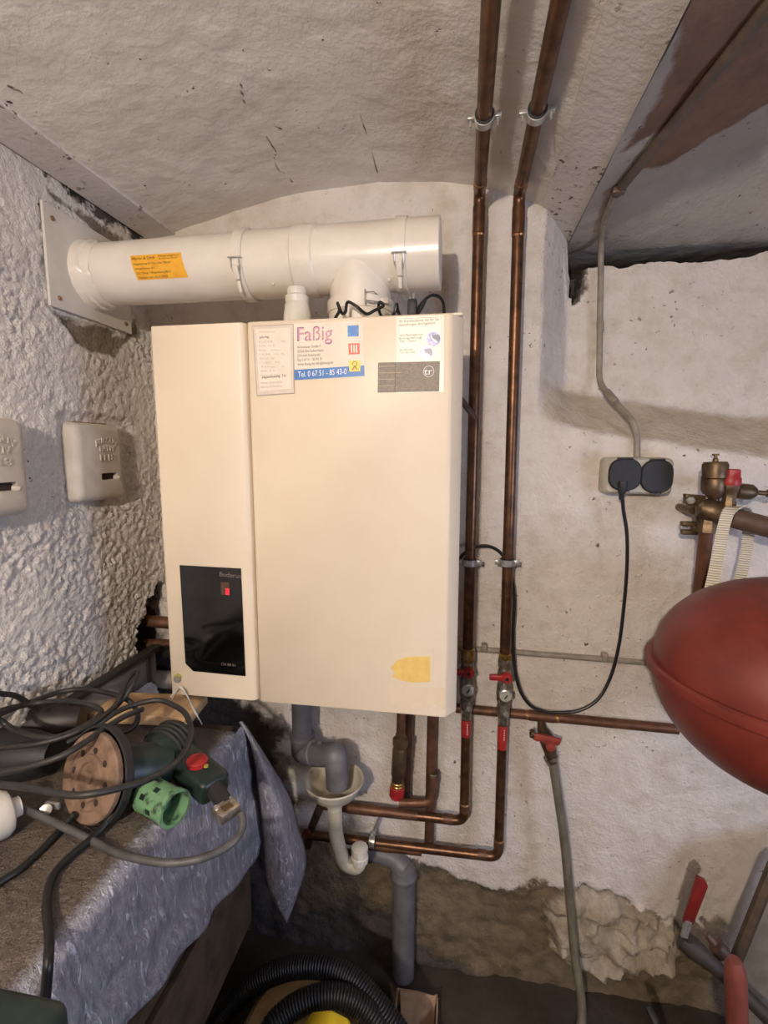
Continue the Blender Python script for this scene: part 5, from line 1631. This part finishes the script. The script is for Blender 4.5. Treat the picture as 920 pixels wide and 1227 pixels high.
cbx = thing('cardboard_box', 'torn open cardboard box at the foot of waste pipe', 'box', (A(505, 1215, 1.22).x, 1.22, 0))
cA, cB = A(474, 1196, 1.25), A(523, 1200, 1.25)
cw, ch_ = cB.x - cA.x, cA.z
build('box_back', MB().prism([V((cA.x, 1.275, 0.01)), V((cB.x, 1.275, 0.01)), V((cB.x + 0.002, 1.275, ch_ + 0.004)), V((cB.x - 0.012, 1.275, ch_ - 0.004)), V((cA.x + cw * 0.5, 1.275, ch_ + 0.002)), V((cA.x, 1.275, ch_))], (0, 0.004, 0)), 'cardboard', cbx)
build('box_side', MB().box((cB.x, 1.10, 0.01), (cB.x + 0.004, 1.279, ch_ - 0.01)), 'cardboard', cbx)
build('box_side', MB().box((cA.x, 1.10, 0.01), (cA.x + 0.004, 1.279, ch_ - 0.01)), 'cardboard', cbx)
build('box_front', MB().box((cA.x, 1.10, 0.01), (cB.x, 1.104, ch_ - 0.03)), 'cardboard', cbx)
build('box_flap', MB().prism([V((cA.x + 0.01, 1.272, ch_ - 0.004)), V((cB.x - 0.004, 1.272, ch_ - 0.002)), V((cB.x - 0.006, 1.225, ch_ - 0.055)), V((cA.x + 0.02, 1.225, ch_ - 0.05))], (0, 0.002, 0.003)), 'cardboard', cbx)

# ================================================================== LOWER RIGHT CORNER
LY = 1.16
lv = thing('floor_ball_valve', 'dark ball valve with a tall red lever near the floor', 'valve', A(835, 1150, LY))
la, lb_ = A(824, 1107, LY), A(840, 1056, LY)
ld_ = (lb_ - la).normalized()
ls_ = V((0, 1, 0)).cross(ld_).normalized()
L_ = (lb_ - la).length
lever = MB().prism([la - ls_ * 0.011, la + ls_ * 0.013, lb_ + ls_ * 0.019 - ld_ * 0.010, lb_ + ls_ * 0.010 + ld_ * 0.004, lb_ - ls_ * 0.010 + ld_ * 0.008], (0, 0.010, 0), 0.002)
build('red_lever', lever, 'lever_red', lv)
build('lever_root', MB().obox(la - ld_ * 0.016, ld_, ls_, V((0, 1, 0)), 0.045, 0.016, 0.006, 0.001), 'steel', lv)
va, vb_ = A(816, 1124, LY + 0.02), A(872, 1172, LY - 0.02)
build('valve_body', MB().tube([va, va.lerp(vb_, 0.25), va.lerp(vb_, 0.5), va.lerp(vb_, 0.75), vb_], [0.022, 0.026, 0.021, 0.018, 0.018], 14), 'dark_iron', lv)
build('pipe_run', MB().tube([vb_, A(905, 1205, LY - 0.05), A(960, 1260, LY - 0.08)], 0.016, 14), 'dark_iron', lv)
build('stem', MB().cyl(A(820, 1116, LY + 0.01), A(826, 1128, LY + 0.01), 0.012, 12), 'dark_iron', lv)
cpv = A(863, 1138, LY + 0.05)
build('side_knob', MB().lathe(cpv + V((-0.02, 0, 0.02)), V((0.7, -0.2, -0.7)), [(0.008, -0.02), (0.010, 0.004), (0.020, 0.010), (0.021, 0.032), (0.016, 0.038), (0.001, 0.039)], 14), 'brown_pipe', lv)
ha_, hb_ = A(880, 1150, 1.02), A(886, 1290, 1.02)
single('pink_handle', MB().lathe(hb_, ha_ - hb_, [(0.016, 0), (0.021, 0.01), (0.0215, (ha_ - hb_).length * 0.86), (0.019, (ha_ - hb_).length * 0.95), (0.012, (ha_ - hb_).length), (0.001, (ha_ - hb_).length * 1.005)], 20), 'salmon', 'salmon pink tool handle standing upright in lower right corner', 'handle')
bd_ = MB()
q0, q1 = A(926, 1035, 1.24), A(876, 1160, 1.20)
bd_.prism([q0, q1, q1 + V((0.02, -0.02, -0.35)), q1 + V((0.16, -0.02, -0.35)), q0 + V((0.16, 0.02, 0.05))], (0.012, 0.03, 0.0), 0.002)
lean = thing('leaning_board', 'weathered grey board leaning beside the pink handle', 'board', (q1.x + 0.05, 1.2, 0))
build('board_face', bd_, 'board_grey', lean)
build('edge_strip', MB().tube([q0 + V((0, -0.004, 0)), q1 + V((0.0, -0.004, 0)), q1 + V((0.02, -0.024, -0.35))], 0.014, 6), 'dark_wood', lean)
single('dark_stick', MB().tube([A(776, 1207, 1.18), A(784, 1222, 1.16), A(800, 1270, 1.12)], [0.008, 0.011, 0.011], 10), 'rubber', 'dark stick end poking up at the bottom edge', 'stick')
